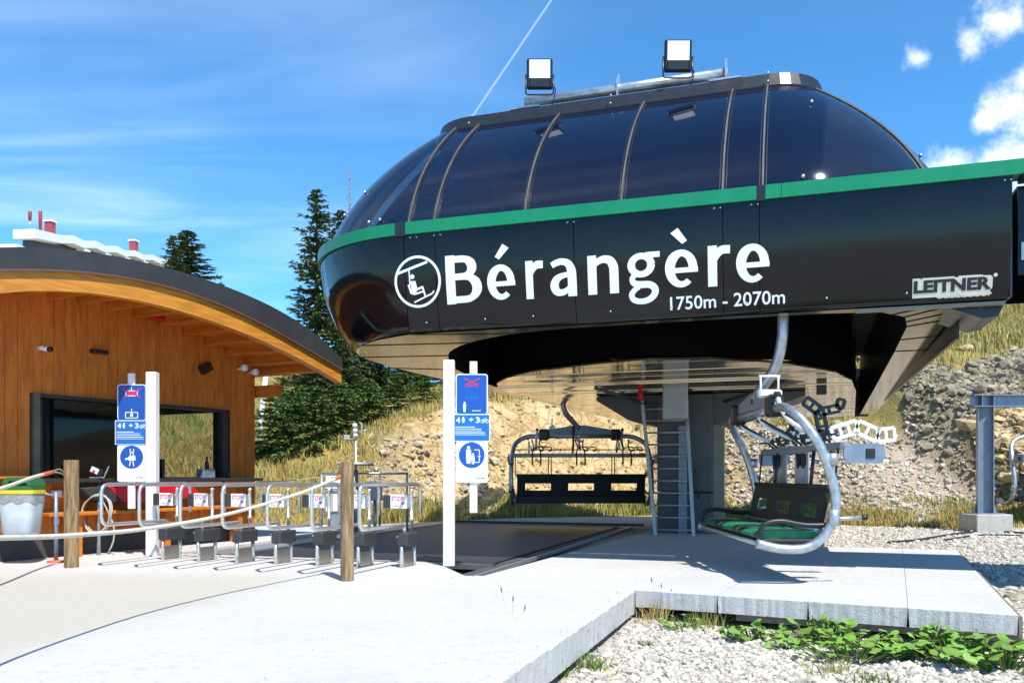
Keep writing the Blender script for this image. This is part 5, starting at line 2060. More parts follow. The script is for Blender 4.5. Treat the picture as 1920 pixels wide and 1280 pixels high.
    # hanging mud guard sheets behind the seat
    for x, w in ((-.95, .60), (-.05, .52)):
        MB().bbox((x, .16, 1.18), (w, .012, .44), .004).build('guard_sheet', M['cabinet'], c)
        MB().tube([(x + w * .2, .145, 1.38), (x + w * .2, .145, 1.0)], .014, 5).build('guard_strut', M['galv'], c)
    return c


near = make_chair('nearest lift chair, silver tubes and green and black seat, hanging over the concrete platform')
near.location = (3.36, 10.32, 0)
near.rotation_euler = (0, 0, R(-90) + R(-1.0))
near.scale = (1.0, 1.0, 1.0)
far = copy_tree(near)
far.location = ((1090 - CX) / F_PX * 18.6, 18.6, .11)
far.rotation_euler = (0, 0, R(180))
tag(far, 'dark six-seat lift chair seen from behind under the station, left of the ladder', 'chairlift chair')
third = copy_tree(near)
third.location = (12.72, 18.9, .12)
third.rotation_euler = (0, 0, R(176))
tag(third, 'lift chair cut by the right picture edge under the steel beam', 'chairlift chair')

for c_ in (far, third):
    for ch in list(c_.children):
        if ch.name.startswith('guard_'):
            bpy.data.objects.remove(ch)

# ------------------------------------------------------------------ steel gantry
gx, gy = (1847 - CX) / F_PX * 17.7, 17.7
GN = empty('steel_gantry', (gx, gy, 0), 0, 'blue-grey steel beam gantry on a square concrete foot at the right edge', 'gantry')


def hbeam(mb, L, w=.30, h=.30, t=.018):
    mb.box((0, -h / 2 + t / 2, L / 2), (w, t, L))
    mb.box((0, h / 2 - t / 2, L / 2), (w, t, L))
    mb.box((0, 0, L / 2), (t, h - 2 * t - .001, L))


for ox in (0, 6.2):
    mb = MB(); hbeam(mb, 2.20)
    ro = Matrix.Rotation(R(68), 3, 'Z')
    mb.v = [tuple(ro @ Vector(v) + Vector((ox, 0, .33))) for v in mb.v]
    mb.build('post', M['galv_blue'], GN)
    mb = MB()
    for s in (-1, 1):
        mb.prism([(s * .155, 0), (s * .24, 0), (s * .155, .26)], lambda a, z, d, ox=ox: Vector((ox + a, d, .345 + z)), -.01, .01)
    mb.box((ox, 0, .337), (.56, .50, .018))
    mb.build('foot_stiffener', M['galv_blue'], GN)
    MB().bbox((ox, .0, .10), (.74, .74, .45), .015).build('foot_block', M['block'], GN)
mb = MB()
mb.box((3.1, -.14, 2.755), (6.85, .018, .0)) if False else None
mb.box((3.05, 0, 2.545), (6.7, .28, .018))
mb.box((3.05, 0, 2.775), (6.7, .28, .018))
mb.box((3.05, 0, 2.66), (6.7, .016, .21))
for x in (-.12, .12, 2.0, 4.1, 6.1):
    mb.box((x, -.068, 2.66), (.014, .116, .21))
mb.build('beam', M['galv_blue'], GN)

# ------------------------------------------------------------------ railing, controls and sensor mast behind the turnstiles
RL = empty('railing', (at_px(684, 888, 18.0).x, 18.0, 0), 0, 'low galvanised railing behind the turnstiles on the far side of the belt', 'railing')


def rx_(px):
    return (px - 684) / F_PX * 18.0


MB().tube([(rx_(600), 0, 1.16), (rx_(766), 0, 1.16)], .024, 8).build('top_rail', M['galv'], RL)
MB().tube([(rx_(602), 0, .62), (rx_(764), 0, .62)], .018, 8).build('mid_rail', M['galv'], RL)
for q in (603, 712, 763):
    MB().tube([(rx_(q), 0, 0), (rx_(q), 0, 1.15)], .022, 8).build('post', M['galv'], RL)
CB = empty('control_cabinet', (at_px(640, 888, 17.5).x, 17.5, -.20), 0, 'white control desk half hidden behind the front timber post', 'control desk')
MB().bbox((0, 0, .80), (.50, .28, .62), .012).build('desk_body', M['white_paint'], CB)
MB().bbox((0, 0, .24), (.36, .22, .48), .01).build('pedestal', M['alu'], CB)
MB().box((-.13, -.142, .80), (.02, .01, .60)).build('door_seam', M['alu'], CB)
MB().tube([(-.25, -.17, .88), (.25, -.17, .88)], .016, 6).build('handle', M['galv'], CB)
C2 = empty('switch_box', (at_px(703, 888, 17.5).x, 17.5, -.20), 0, 'small grey switch box on a stand right of the white control desk', 'switch box')
MB().bbox((0, 0, .82), (.24, .16, .28), .01).build('box', M['cabinet'], C2)
MB().tube([(0, 0, 0), (0, 0, .68)], .03, 8).build('stand', M['galv'], C2)
WM = empty('weather_mast', (at_px(667, 888, 17.6).x, 17.6, -.24), 0, 'slim sensor mast with white cups above a round metal plate', 'sensor mast')
MB().tube([(0, 0, 0), (0, 0, 1.80)], .020, 8).build('pole', M['galv'], WM)
MB().tube([(0, 0, 0), (0, 0, 1.22)], .045, 10).build('pedestal', M['galv'], WM)
MB().lathe([(.27, 1.285), (.315, 1.29), (.315, 1.335), (.30, 1.34)], (.0, 0, 0), 28).build('round_plate', M['alu'], WM)
for z in (1.45, 1.58):
    MB().tube([(-.08, 0, z), (.08, 0, z)], .008, 5).build('rung', M['galv'], WM)
for z, dx_ in ((1.97, -.01), (1.88, -.005), (1.80, .0)):
    mb = MB(); mb.lathe([(.005, -.045), (.032, -.03), (.045, 0), (.032, .03), (.005, .045)], (dx_, -.03, z), 12, axis='y'); mb.build('sensor_cup', M['white_paint'], WM)
mb = MB(); mb.tube([(.06, 0, 1.76), (.10, 0, 1.82), (.10, 0, 2.0), (.06, 0, 2.02)], .016, 6); mb.tube([(.09, 0, 1.89), (.20, 0, 1.89)], .012, 6); mb.build('sensor_frame', M['alu'], WM)
mb = MB(); mb.bbox((-.15, 0, 1.77), (.10, .06, .08), .008); mb.tube([(-.12, 0, 1.74), (0, 0, 1.73)], .012, 6); mb.build('sensor_box', M['cabinet'], WM)
CB.scale = C2.scale = (1.18,) * 3
WM.scale = (1.21,) * 3
# snow cannon post half seen beside the kiosk corner
SG = empty('snow_pole', (at_px(492, 888, 24).x, 24.0, ground_z(at_px(492, 888, 24).x, 24.0) - .1), 0, 'slanting white pole with black clamp seen beyond the kiosk corner', 'pole')
MB().tube([(-.06, 0, 0), (-.04, 0, 1.2), (.14, 0, 2.75)], .07, 10).build('tube', M['white_paint'], SG)
MB().tube([(-.12, .0, 1.4), (.12, 0, 1.4)], .05, 8).build('clamp', M['black_plastic'], SG)
MB().tube([(.12, 0, 2.7), (.36, 0, 2.95)], .035, 8).build('nozzle', M['white_paint'], SG)

# ------------------------------------------------------------------ distant hotel
HD = 165.0
hA = at_px(66, 432, HD)
hB_ = at_px(330, 492, HD + 55)
hd = (hB_ - hA)
hd2 = Vector((hd.x, hd.y)).normalized()
HT = empty('hotel', (hA.x, hA.y, 0), math.atan2(hd2.y, hd2.x), 'white flat-roofed hotel block with red chimneys far behind the kiosk roof', 'hotel building')
Lh = Vector((hd.x, hd.y)).length
zt = hA.z + .30
gz0 = 14.0


def hz_(x):      # roof steps down with the hill
    return zt + (hB_.z - zt) * x / Lh


mb = MB()
mb.prism([(2.5, gz0), (Lh, gz0), (Lh, hz_(Lh) - 1.1), (2.5, hz_(2.5) - 1.75)], lambda a, z, d: Vector((a, d, z)), 2.4, 4.4)
mb.build('wall', M['hotel_dark'], HT)
NB = 7
bwid = Lh / NB
for k in range(NB):
    x0 = k * bwid
    tk, tk2 = 1.75 - .09 * k, 1.66 - .09 * k
    mb = MB()
    # broken-line roof edge: each bay has a raised and a sunk half
    za, zm, zb3 = hz_(x0), hz_(x0 + bwid * .55) + .55 * (k > 0), hz_(x0 + bwid)
    mb.prism([(x0, za - tk), (x0 + bwid * .55, zm - tk), (x0 + bwid, zb3 - tk2), (x0 + bwid, zb3), (x0 + bwid * .55, zm), (x0, za)], lambda a, z, d: Vector((a, d, z)), 0, 4.6)
    mb.build('roof_section', M['hotel_white'], HT)
    if k >= 2:
        zc2 = hz_(x0 + .5)
        MB().box((x0 + 1.3, 1.0, (gz0 + zc2 - tk - .02) / 2), (2.0, 2.0, zc2 - tk - .02 - gz0)).build('pillar', M['hotel_white'], HT)
    fw = MB(); fw.box((x0 + bwid * .55, 2.35, hz_(x0 + bwid * .5) - 5.0), (bwid * .62, .08, 1.6)); fo = fw.build('window', M['frame_dark'], HT)
    MB().box((x0 + bwid * .55, 2.29, hz_(x0 + bwid * .5) - 5.0), (bwid * .54, .05, 1.3)).build('pane', M['dome_glass'], fo)
    MB().box((x0 + bwid * .5, 1.2, hz_(x0 + bwid * .5) - 6.6), (bwid - .3, 2.2, 1.1)).build('balcony', M['hotel_white'], HT)
MB().box((-.6, 3.2, hz_(0) - 5.0), (6, 4, 2.4)).build('side_wing', M['hotel_white'], HT)


def hx_(px):
    k = (px - CX) / F_PX
    return (k * hA.y - hA.x) / (hd2.x - k * hd2.y)


for q, hh_, w_, cap_ in ((120, 3.1, 1.2, True), (273, 3.6, 1.3, True)):
    x = hx_(q)
    MB().box((x, 3, hz_(x) + hh_ / 2 - .2), (w_ + .1, 1.6, hh_ - .3)).build('chimney', M['hotel_red'], HT)
    MB().box((x, 3, hz_(x) + hh_ - .1), (w_ + .5, 2.0, .35)).build('chimney_cap', M['hotel_white'], HT)
for q, z0_, z1_ in ((102, .6, 4.6), (83, 2.2, 4.0)):
    x = hx_(q)
    mb = MB(); mb.lathe([(.30, z0_), (.36, z1_ - .2), (.30, z1_)], (x, 3, hz_(x)), 8); mb.build('flue', M['hotel_red'], HT)
    MB().lathe([(.12, 0), (.12, z0_)], (x, 3, hz_(x)), 6).build('flue_pole', M['galv'], HT)


# ------------------------------------------------------------------ conifers
def conifer_mesh(h, rad, seed, whorls, sprays=9, thin=1.0, start=.06, ssz=1.0, power=.85):
    r = np.random.default_rng(seed)
    P0, DIRV, UPV, LEN, WID = [], [], [], [], []
    wood = MB()
    for k in range(whorls):
        t = start + (1 - start) * (k + r.uniform(0, .8)) / whorls
        z = h * min(t, .985)
        L0 = rad * (1 - t) ** power * (1 + .18 * math.sin(k * 1.7 + seed)) + .06
        nb = max(3, int(r.integers(5, 8) * thin))
        ph = r.uniform(0, 6.28)
        for b in range(nb):
            if r.random() < .10:
                continue
            a = ph + 6.283 * b / nb + r.uniform(-.25, .25)
            L = L0 * r.uniform(.62, 1.14)
            rise = r.uniform(.05, .25) + .55 * t
            dv = np.array([math.cos(a), math.sin(a), 0])
            ns = max(3, int(sprays * L / rad * 1.4) + 2)
            for s in range(ns):
                f = (s + r.uniform(.2, 1)) / ns
                droop = -(.20 - .18 * t) * L * math.sin(f * 2.2) + .22 * L * f * f * rise
                q = dv * L * f + np.array([0, 0, z + droop])
                for side in (-1, 1, 0, 0):
                    an = a + side * r.uniform(.45, 1.1) + r.uniform(-.2, .2)
                    d_ = np.array([math.cos(an), math.sin(an), r.uniform(-.55, .25)])
                    d_ /= np.linalg.norm(d_)
                    P0.append(q + r.normal(0, .02, 3))
                    DIRV.append(d_)
                    u = np.cross(d_, [0, 0, 1]) + r.normal(0, .35, 3)
                    UPV.append(u / np.linalg.norm(u))
                    LEN.append(r.uniform(.16, .36) * ssz * (.6 + .6 * L / rad))
                    WID.append(r.uniform(.035, .065) * ssz)
            wood.tube([(0, 0, z), tuple(dv * L * .8 + np.array([0, 0, z - .12 * L]))], [.03 * L / rad + .006, .005], 3, cap=False)
    P0, DIRV, UPV = np.array(P0), np.array(DIRV), np.array(UPV)
    LEN, WID = np.array(LEN)[:, None], np.array(WID)[:, None]
    V = np.stack([P0 - UPV * WID * .5, P0 + DIRV * LEN * .45 - UPV * WID + np.array([0, 0, .02]), P0 + DIRV * LEN, P0 + DIRV * LEN * .45 + UPV * WID + np.array([0, 0, .02])], 1).reshape(-1, 3)
    T = np.arange(len(V)).reshape(-1, 4)
    tr_ = MB()
    tr_.tube([(0, 0, -.3), (0, 0, h * .3), (0, 0, h * .7), (0, 0, h)], [h * .019, h * .014, h * .007, .01], 8)
    return V, T, tr_, wood


TREES = {}


def tree_kind(key, mt, **kw):
    V, T, tr_, wood = conifer_mesh(**kw)
    root = empty('spruce_tree', (0, 0, -200))
    np_mesh('crown', V, T, M[mt], root)
    tr_.build('trunk', M['bark'], root)
    wood.build('branches', M['bark'], root)['kind'] = 'stuff'
    TREES[key] = [root, False]
    return root


def plant_tree(key, x, y, rz, sc, label, group):
    root, used_ = TREES[key]
    t = copy_tree(root) if used_ else root
    TREES[key][1] = True
    t.location = (x, y, ground_z(x, y) - .15)
    t.rotation_euler = (0, 0, rz)
    t.scale = (sc[0], sc[0], sc[1])
    tag(t, label, 'spruce', group)
    return t


tree_kind('tall', 'needles', h=10.6, rad=1.75, seed=3, whorls=50, sprays=15, start=.05, ssz=1.0, power=.62)
tree_kind('wide', 'needles', h=9.0, rad=2.5, seed=8, whorls=44, sprays=17, start=.03, ssz=1.0)
tree_kind('young', 'needles_young', h=3.6, rad=1.6, seed=21, whorls=20, sprays=14, start=.02, ssz=.85, power=.7)


def place_px(key, px, D, rz, top_y, h, wmul, label, group):
    x = (px - CX) / F_PX * D
    zt_ = EYE + (HY - top_y) * D / F_PX
    s_ = (zt_ - ground_z(x, D) + .15) / h
    plant_tree(key, x, D, rz, (s_ * wmul, s_), label, group)
    return x, D, s_


G1 = 'spruces on the slope behind the kiosk'
place_px('tall', 594, 32.0, .4, 352, 10.6, 1.0, 'tall dark spruce rising between the kiosk roof and the station', G1)
place_px('tall', 640, 35.0, 2.4, 392, 10.6, 1.15, 'dark spruce partly hidden by the black station nose', G1)
place_px('wide', 690, 35.5, 1.4, 470, 9.0, .9, 'broad spruce behind the underside of the station', G1)
place_px('wide', 575, 30.5, 3.1, 610, 9.0, 1.0, 'bushy spruce under the right tip of the kiosk roof', G1)
place_px('wide', 760, 35.0, 5.1, 590, 9.0, .9, 'spruce hidden behind the centre white post', G1)
place_px('wide', 530, 29.0, 4.4, 668, 9.0, .85, 'dark spruce standing just right of the kiosk corner', G1)
place_px('young', 640, 28.5, .3, 712, 3.6, .9, 'young bright spruce above the sensor mast', 'young spruces on the bank')
place_px('young', 590, 27.5, 1.3, 735, 3.6, 1.0, 'young spruce between sensor mast and kiosk corner', 'young spruces on the bank')
place_px('young', 700, 29.5, 2.3, 715, 3.6, 1.0, 'young spruce left of the centre sign post', 'young spruces on the bank')
place_px('young', 770, 31.0, 4.0, 712, 3.6, 1.05, 'young yellow-green spruce close beside the centre sign post', 'young spruces on the bank')
place_px('young', 530, 26.5, 5.0, 745, 3.6, .95, 'low young spruce at the foot of the dark spruces near the kiosk', 'young spruces on the bank')
place_px('young', 830, 31.0, 2.0, 712, 3.6, 1.1, 'young spruce seen right behind the two sign posts in the centre', 'young spruces on the bank')
place_px('wide', 640, 31.0, 2.2, 560, 9.0, 1.0, 'broad dark spruce just below the left end of the station', G1)
place_px('wide', 715, 33.0, .2, 500, 9.0, 1.1, 'broad dark spruce below the pale nose soffit', G1)
place_px('wide', 790, 34.0, 2.9, 530, 9.0, 1.1, 'dark spruce right behind the top of the centre white post', G1)
place_px('wide', 860, 36.0, 1.9, 530, 9.0, 1.0, 'dark spruce hidden mostly by the blue centre boards', G1)
place_px('young', 560, 27.0, 3.6, 722, 3.6, 1.1, 'young spruce below the tip of the kiosk roof', 'young spruces on the bank')
place_px('young', 655, 27.8, 5.6, 728, 3.6, 1.2, 'wide young spruce directly behind the sensor mast', 'young spruces on the bank')
place_px('young', 735, 29.8, 3.3, 722, 3.6, 1.2, 'young spruce in the gap left of the centre white post', 'young spruces on the bank')
for (q, D, ty, wm, rz, lab) in (
        (505, 22.7, 742, 1.2, .5, 'dark bushy young spruce at the kiosk corner, lowest of the trees'),
        (548, 23.0, 730, 1.25, 2.0, 'bushy young spruce on the dry grass left of the sensor mast'),
        (592, 23.4, 722, 1.3, 3.3, 'bushy young spruce just left of the sensor mast cups'),
        (640, 24.0, 716, 1.3, 4.4, 'bushy young spruce with its foot at the sensor mast cups'),
        (690, 24.6, 708, 1.35, 5.5, 'bushy young spruce on the grass right of the sensor mast'),
        (740, 25.4, 704, 1.35, .9, 'bright bushy young spruce below the nose soffit'),
        (795, 26.4, 700, 1.35, 1.8, 'bright bushy young spruce touching the centre white post'),
        (850, 27.4, 690, 1.3, 2.9, 'bushy young spruce behind the blue centre boards')):
    place_px('young', q, D, rz, ty, 3.6, wm, lab, 'young spruces on the bank')
G2 = 'pair of spruces beyond the kiosk roof'
place_px('tall', 324, 60.0, 1.0, 440, 10.6, 1.15, 'slim spruce left in the pair beyond the kiosk roof', G2)
place_px('tall', 352, 62.0, 2.0, 431, 10.6, 2.0, 'broad spruce right in the pair beyond the kiosk roof', G2)
# dead spire
xd, yd = (655 - CX) / F_PX * 34.0, 34.0
DS = empty('dead_tree', (xd, yd, ground_z(xd, yd) - .1), 0, 'bare dead spruce top sticking up behind the station nose', 'dead tree')
hd_ = EYE + (HY - 308) * 34.0 / F_PX - ground_z(xd, yd)
MB().tube([(0, 0, 0), (.05, 0, hd_ * .5), (.0, 0, hd_)], [.14, .08, .012], 7).build('trunk', M['deadwood'], DS)
mb = MB()
for k in range(70):
    z = hd_ * (.45 + .54 * k / 70)
    a = k * 2.4
    l_ = (.75 - .9 * (k / 70) * .7) * random.uniform(.4, 1.0)
    mb.tube([(0, 0, z), (l_ * .6 * math.cos(a), l_ * .6 * math.sin(a), z - .08 * l_), (l_ * math.cos(a + .3), l_ * math.sin(a + .3), z + random.uniform(-.12, .15) * l_)], [.018, .011, .005], 3, cap=False)
mb.build('branches', M['deadwood'], DS)['kind'] = 'stuff'

# ------------------------------------------------------------------ stones, grasses, plants
ICO_V = None
bm = bmesh.new()
bmesh.ops.create_icosphere(bm, subdivisions=1, radius=1)
bm.verts.index_update()
ICO_V = np.array([v.co[:] for v in bm.verts])
ICO_F = np.array([[v.index for v in f.verts] for f in bm.faces])
bm.free()


def stones(name, X, Y, Z, S, mtl, label, cat, squash=.65, jit=.28, smooth=False):
    n_ = len(X)
    V = ICO_V[None] * (1 + RNG.uniform(-jit, jit, (n_, len(ICO_V), 1)))
    V = V * RNG.uniform(.6, 1.25, (n_, 1, 3))
    V[:, :, 2] *= squash
    a = RNG.uniform(0, 6.28, n_)
    b = RNG.uniform(-.5, .5, n_)
    ca, sa, cb, sb = np.cos(a)[:, None], np.sin(a)[:, None], np.cos(b)[:, None], np.sin(b)[:, None]
    x, y, z = V[:, :, 0], V[:, :, 1], V[:, :, 2]
    x, z = x * cb + z * sb, -x * sb + z * cb
    x, y = x * ca - y * sa, x * sa + y * ca
    V = np.stack([x * S[:, None] + X[:, None], y * S[:, None] + Y[:, None], z * S[:, None] + Z[:, None]], 2).reshape(-1, 3)
    T = (ICO_F[None] + (np.arange(n_) * len(ICO_V))[:, None, None]).reshape(-1, 3)
    o = np_mesh(name, V, T, mtl, smooth=smooth)
    tag(o, label, cat, kind='stuff')
    return o


def visible(x, y, m_=120):
    px = CX + x / y * F_PX
    return (px > -m_) & (px < 1920 + m_)


def outside_slabs(x, y):
    """right of the apron edge and not under a slab"""
    e = (pA - e1)
    s = (x - e1.x) * e.y - (y - e1.y) * e.x          # >0 right of the apron edge
    ok = s > .0
    return ok


def inside_quad(x, y, q):
    r_ = np.ones_like(x, bool)
    for i in range(len(q)):
        a, b = q[i], q[(i + 1) % len(q)]
        r_ &= ((b[0] - a[0]) * (y - a[1]) - (b[1] - a[1]) * (x - a[0])) > -.02
    return r_


platq = [tuple(pA), tuple(pB), tuple(pC), (3.0, 14.3)]
# white gravel: dense near the camera, sparser further back
n_ = 46000
gx_, gy_ = RNG.uniform(-1.2, 6.2, n_), RNG.uniform(3.6, 9.2, n_)
k_ = outside_slabs(gx_, gy_) & visible(gx_, gy_, 30) & ~inside_quad(gx_, gy_, platq)
k_ &= (gy_ < 8.9 - .2 * gx_) | (gx_ > 4.2)
gx_, gy_ = gx_[k_], gy_[k_]
gs_ = np.clip(RNG.lognormal(-3.92, .36, len(gx_)), .008, .055)
gz_ = interp_grid(GZ, gx_, gy_) + gs_ * .25
stones('gravel', gx_, gy_, gz_, gs_, M['stone'], 'white crushed stone gravel in front of the platform', 'gravel', smooth=False)
n_ = 30000
gx_, gy_ = RNG.uniform(3.5, 15, n_), RNG.uniform(7.0, 19.5, n_)
k_ = visible(gx_, gy_, 30) & ~inside_quad(gx_, gy_, platq) & (gy_ < foot(gx_) + .2) & (gx_ > 3.9)
gx_, gy_ = gx_[k_], gy_[k_]
gs_ = np.clip(RNG.lognormal(-3.75, .4, len(gx_)), .010, .07)
stones('gravel', gx_, gy_, interp_grid(GZ, gx_, gy_) + gs_ * .2, gs_, M['stone'], 'white gravel yard between platform and rocky bank', 'gravel')


def bank_scatter(n_, x0, x1, d0, d1, maskA, thr=.35):
    x = RNG.uniform(x0, x1, n_)
    d = RNG.uniform(d0, d1, n_)
    y = foot(x) + d
    k = visible(x, y, 60) & (interp_grid(maskA, x, y) > thr * RNG.uniform(.6, 1.4, n_))
    return x[k], y[k]


def rocks(name, n_, x0, x1, d0, d1, A, mtl, mu, sg, lo, hi, label, sq=.7, thr=.35):
    x, y = bank_scatter(n_, x0, x1, d0, d1, A, thr)
    s = np.clip(RNG.lognormal(mu, sg, len(x)), lo, hi)
    return stones(name, x, y, interp_grid(GZ, x, y) + s * .12, s, mtl, label, 'rubble', sq, .42)


rocks('rubble', 2200, -5.0, 7.5, .1, 4.4, rock_c, M['rock_warm'], -3.4, .7, .012, .15, 'broken ochre rock face behind the far chair')
rocks('rubble', 42000, 6.6, 24, .6, 11, rock * smooth(6.4, 7.5, GX), M['rock_grey'], -3.1, .60, .02, .19, 'grey broken rock covering the bank on the right', .75)
rocks('rubble', 5000, 11.5, 24, .4, 2.6, rock, M['rock_warm'], -2.6, .55, .04, .30, 'ochre stones low in the right hand rock bank')
rocks('rubble', 5000, 6.0, 13, .2, 5.0, dirt, M['stone'], -3.1, .5, .02, .10, 'loose small stones on the bare earth slope', thr=.3)
rocks('rubble', 900, -4.6, -.5, .1, 2.6, np.ones_like(GX), M['rock_pale'], -3.1, .6, .02, .18, 'pale stones in the grass behind the railing', thr=.3)


def blades(name, X, Y, Z, H, mtl, label, cat, wid=.012, lean=.5, parent=None):
    n_ = len(X)
    a = RNG.uniform(0, 6.28, n_)
    l = RNG.normal(0, lean, n_)
    la = RNG.uniform(0, 6.28, n_)
    w = wid * RNG.uniform(.6, 1.4, n_)
    ux, uy = np.cos(a) * w, np.sin(a) * w
    b = np.stack([X, Y, Z], 1)
    off = np.stack([np.cos(la) * l * H, np.sin(la) * l * H, H], 1)
    mid = b + off * np.array([.35, .35, .55])
    U_ = np.stack([ux, uy, np.zeros(n_)], 1)
    V = np.stack([b - U_, b + U_, mid + U_ * .8, b + off, mid - U_ * .8], 1).reshape(-1, 3)
    i = np.arange(n_)[:, None] * 5
    T = np.concatenate([i + np.array([[0, 1, 2]]), i + np.array([[0, 2, 4]]), i + np.array([[4, 2, 3]])])
    o = np_mesh(name, V, T, mtl, parent)
    tag(o, label, cat, kind='stuff')
    return o


grass_A = (1 - np.clip(rock + dirt, 0, 1)) * (GD > -.4)


def grass_patch(n_, x0, x1, d0, d1, h0, h1, mt, label, wid, lean=.4, thr=.4, A=None):
    x, y = bank_scatter(n_, x0, x1, d0, d1, grass_A if A is None else A, thr)
    # clumps
    cl = np.array([mnoise.noise(Vector((a * 1.1, b * 1.1, .3))) for a, b in zip(x, y)])
    k = cl > RNG.uniform(-.75, .1, len(x))
    x, y, cl = x[k], y[k], cl[k]
    H = RNG.uniform(h0, h1, len(x)) * (.75 + .7 * np.clip(cl + .2, 0, 1))
    blades('grass', x, y, interp_grid(GZ, x, y) - .02, H, M[mt], label, 'grass', wid, lean)


grass_patch(52000, -9.5, 1.5, -.2, 10, .14, .44, 'grass_dry', 'dry golden grass on the bank left of the centre sign', .011)
grass_patch(18000, -9.5, 1.5, -.2, 10, .12, .38, 'grass_dryg', 'greener tufts among the dry grass on the left bank', .011)
grass_patch(26000, -1.5, 9, 3.0, 9, .15, .42, 'grass_dry', 'dry grass on top of the ochre rock face', .012)
grass_patch(50000, 7, 26, 5.0, 24, .18, .50, 'grass_dryg', 'yellow-green grass on the upper right slope', .016, thr=.3)
grass_patch(22000, 7, 26, 5.0, 24, .18, .50, 'grass_dry', 'straw-coloured grass on the upper right slope', .016, thr=.3)
grass_patch(9000, -18, -9.3, 0, 14, .16, .46, 'grass_dryg', 'yellow-green grass on the slope seen through the kiosk window', .012)
grass_patch(9000, -18, -9.3, 0, 14, .16, .40, 'grass_green', 'green grass on the slope seen through the kiosk window', .012)
ones = np.ones_like(GX)
grass_patch(5000, 6.5, 24, 1.0, 7, .08, .26, 'grass_dryg', 'scattered tufts among the stones of the right bank', .012, A=ones * .5, thr=.3)
grass_patch(2500, -5, 7, .6, 3.4, .08, .24, 'grass_dry', 'scattered dry tufts on the ochre rock face', .011, A=ones * .5, thr=.3)
grass_patch(10000, -4, 8, -.1, .8, .14, .44, 'grass_dryg', 'fringe of grass at the foot of the ochre rock', .011, A=ones, thr=.1)
grass_patch(13000, 6.5, 14, -.4, 1.1, .10, .30, 'grass_dry', 'fringe of dry grass at the foot of the right bank', .010, A=ones, thr=.1)
grass_patch(9000, 6.5, 16, -.3, 1.8, .08, .28, 'grass_dryg', 'green tufts at the foot of the right bank', .010, A=ones, thr=.1)


# leafy plants under the platform edge: each a stem bunch with its own leaves
def leaf_mesh():
    V, F = [(0, 0, 0)], []
    pr = [(.18, -.10), (.42, -.16), (.72, .02), (.92, .38), (.86, .72), (.56, .98), (.18, 1.04), (0, .98)]
    pts = [(-x, y) for x, y in pr[::-1][1:]]
    ol = pr + pts
    for x, y in ol:
        V.append((x, y, .16 * math.sin(2.6 * x) * .6 - .12 * y * y + .10 * abs(x)))
    c_ = len(V)
    V.append((0, .42, .05))
    m_ = len(ol)
    for i in range(m_ - 1):
        F.append((c_, 1 + i, 2 + i))
    F.append((c_, m_, 0))
    F.append((c_, 0, 1))
    me = bpy.data.meshes.new('leaf')
    me.from_pydata(V, [], F)
    me.polygons.foreach_set('use_smooth', [True] * len(F))
    me.materials.append(M['leaf'])
    return me


LEAF = leaf_mesh()


def leafy(px, py, n_, spread, hgt, sz, label):
    x, y = ground_at(px, py, -.30)
    z = ground_z(x, y)
    p = empty('leafy_plant', (x, y, z), 0, label, 'leafy plant', 'broad-leaved plants in the gravel')
    st_ = MB()
    for k in range(int(n_ * 2.3)):
        a = random.uniform(0, 6.28)
        d = spread * math.sqrt(random.random())
        h = hgt * random.uniform(.45, 1.05) * (1 - .45 * (d / spread) ** 2)
        q = Vector((d * math.cos(a) * 1.35, d * math.sin(a) * .8, h))
        st_.tube([(q.x * .35, q.y * .35, 0), (q.x * .8, q.y * .8, h * .6), tuple(q)], [.006, .005, .004], 4, cap=False)
        o = bpy.data.objects.new('leaf', LEAF)
        COL.objects.link(o)
        o.parent = p
        o.location = q
        s_ = sz * random.uniform(.40, .95)
        o.scale = (s_, s_, s_)
        o.rotation_euler = (random.uniform(-.55, .35), random.uniform(-.4, .4), random.uniform(0, 6.28))
    st_.build('stem', M['grass_green'], p)


LP = [
    (1280, 1180, 14, .20, .16, .045, 'small leafy plant left under the slab corner, beside brown stems'),
    (1345, 1165, 22, .26, .20, .055, 'leafy plant with white blossom under the front slab'),
    (1395, 1160, 18, .20, .22, .075, 'broad-leaved plant against the front slab, right of the blossom'),
    (1415, 1200, 20, .24, .17, .070, 'isolated broad-leaved clump in the gravel below the slab edge'),
    (1480, 1215, 10, .14, .12, .055, 'small leafy clump beside the grey stone'),
    (1555, 1205, 28, .30, .24, .080, 'dense broad-leaved clump under the middle of the timber edge'),
    (1600, 1235, 30, .34, .22, .075, 'large broad-leaved plant nearest the bottom edge, left of the brown leg'),
    (1668, 1228, 20, .26, .20, .075, 'broad-leaved plant in front of the brown timber leg'),
    (1745, 1225, 30, .36, .24, .085, 'dense broad-leaved plant right of the brown timber leg'),
    (1815, 1240, 28, .34, .26, .085, 'tall broad-leaved plant near the right corner of the slab'),
    (1885, 1252, 28, .34, .25, .085, 'broad-leaved plant in the bottom right corner under the slab end'),
]
for a in LP:
    leafy(*a)


def tuft(px, py, n_, h, spread, mt, label, wid=.006, lean=.5, zz=-.30, name='grass_tuft'):
    x, y = ground_at(px, py, zz)
    X, Y = x + RNG.normal(0, spread, n_), y + RNG.normal(0, spread * .7, n_)
    z = ground_z(x, y)
    o = blades(name, X - x, Y - y, np.zeros(n_) - .01, RNG.uniform(.4, 1, n_) * h, M[mt], label, 'grass tuft', wid, lean)
    o.location = (x, y, z)
    del o['kind']
    o['group'] = 'grass tufts in the gravel'
    return o


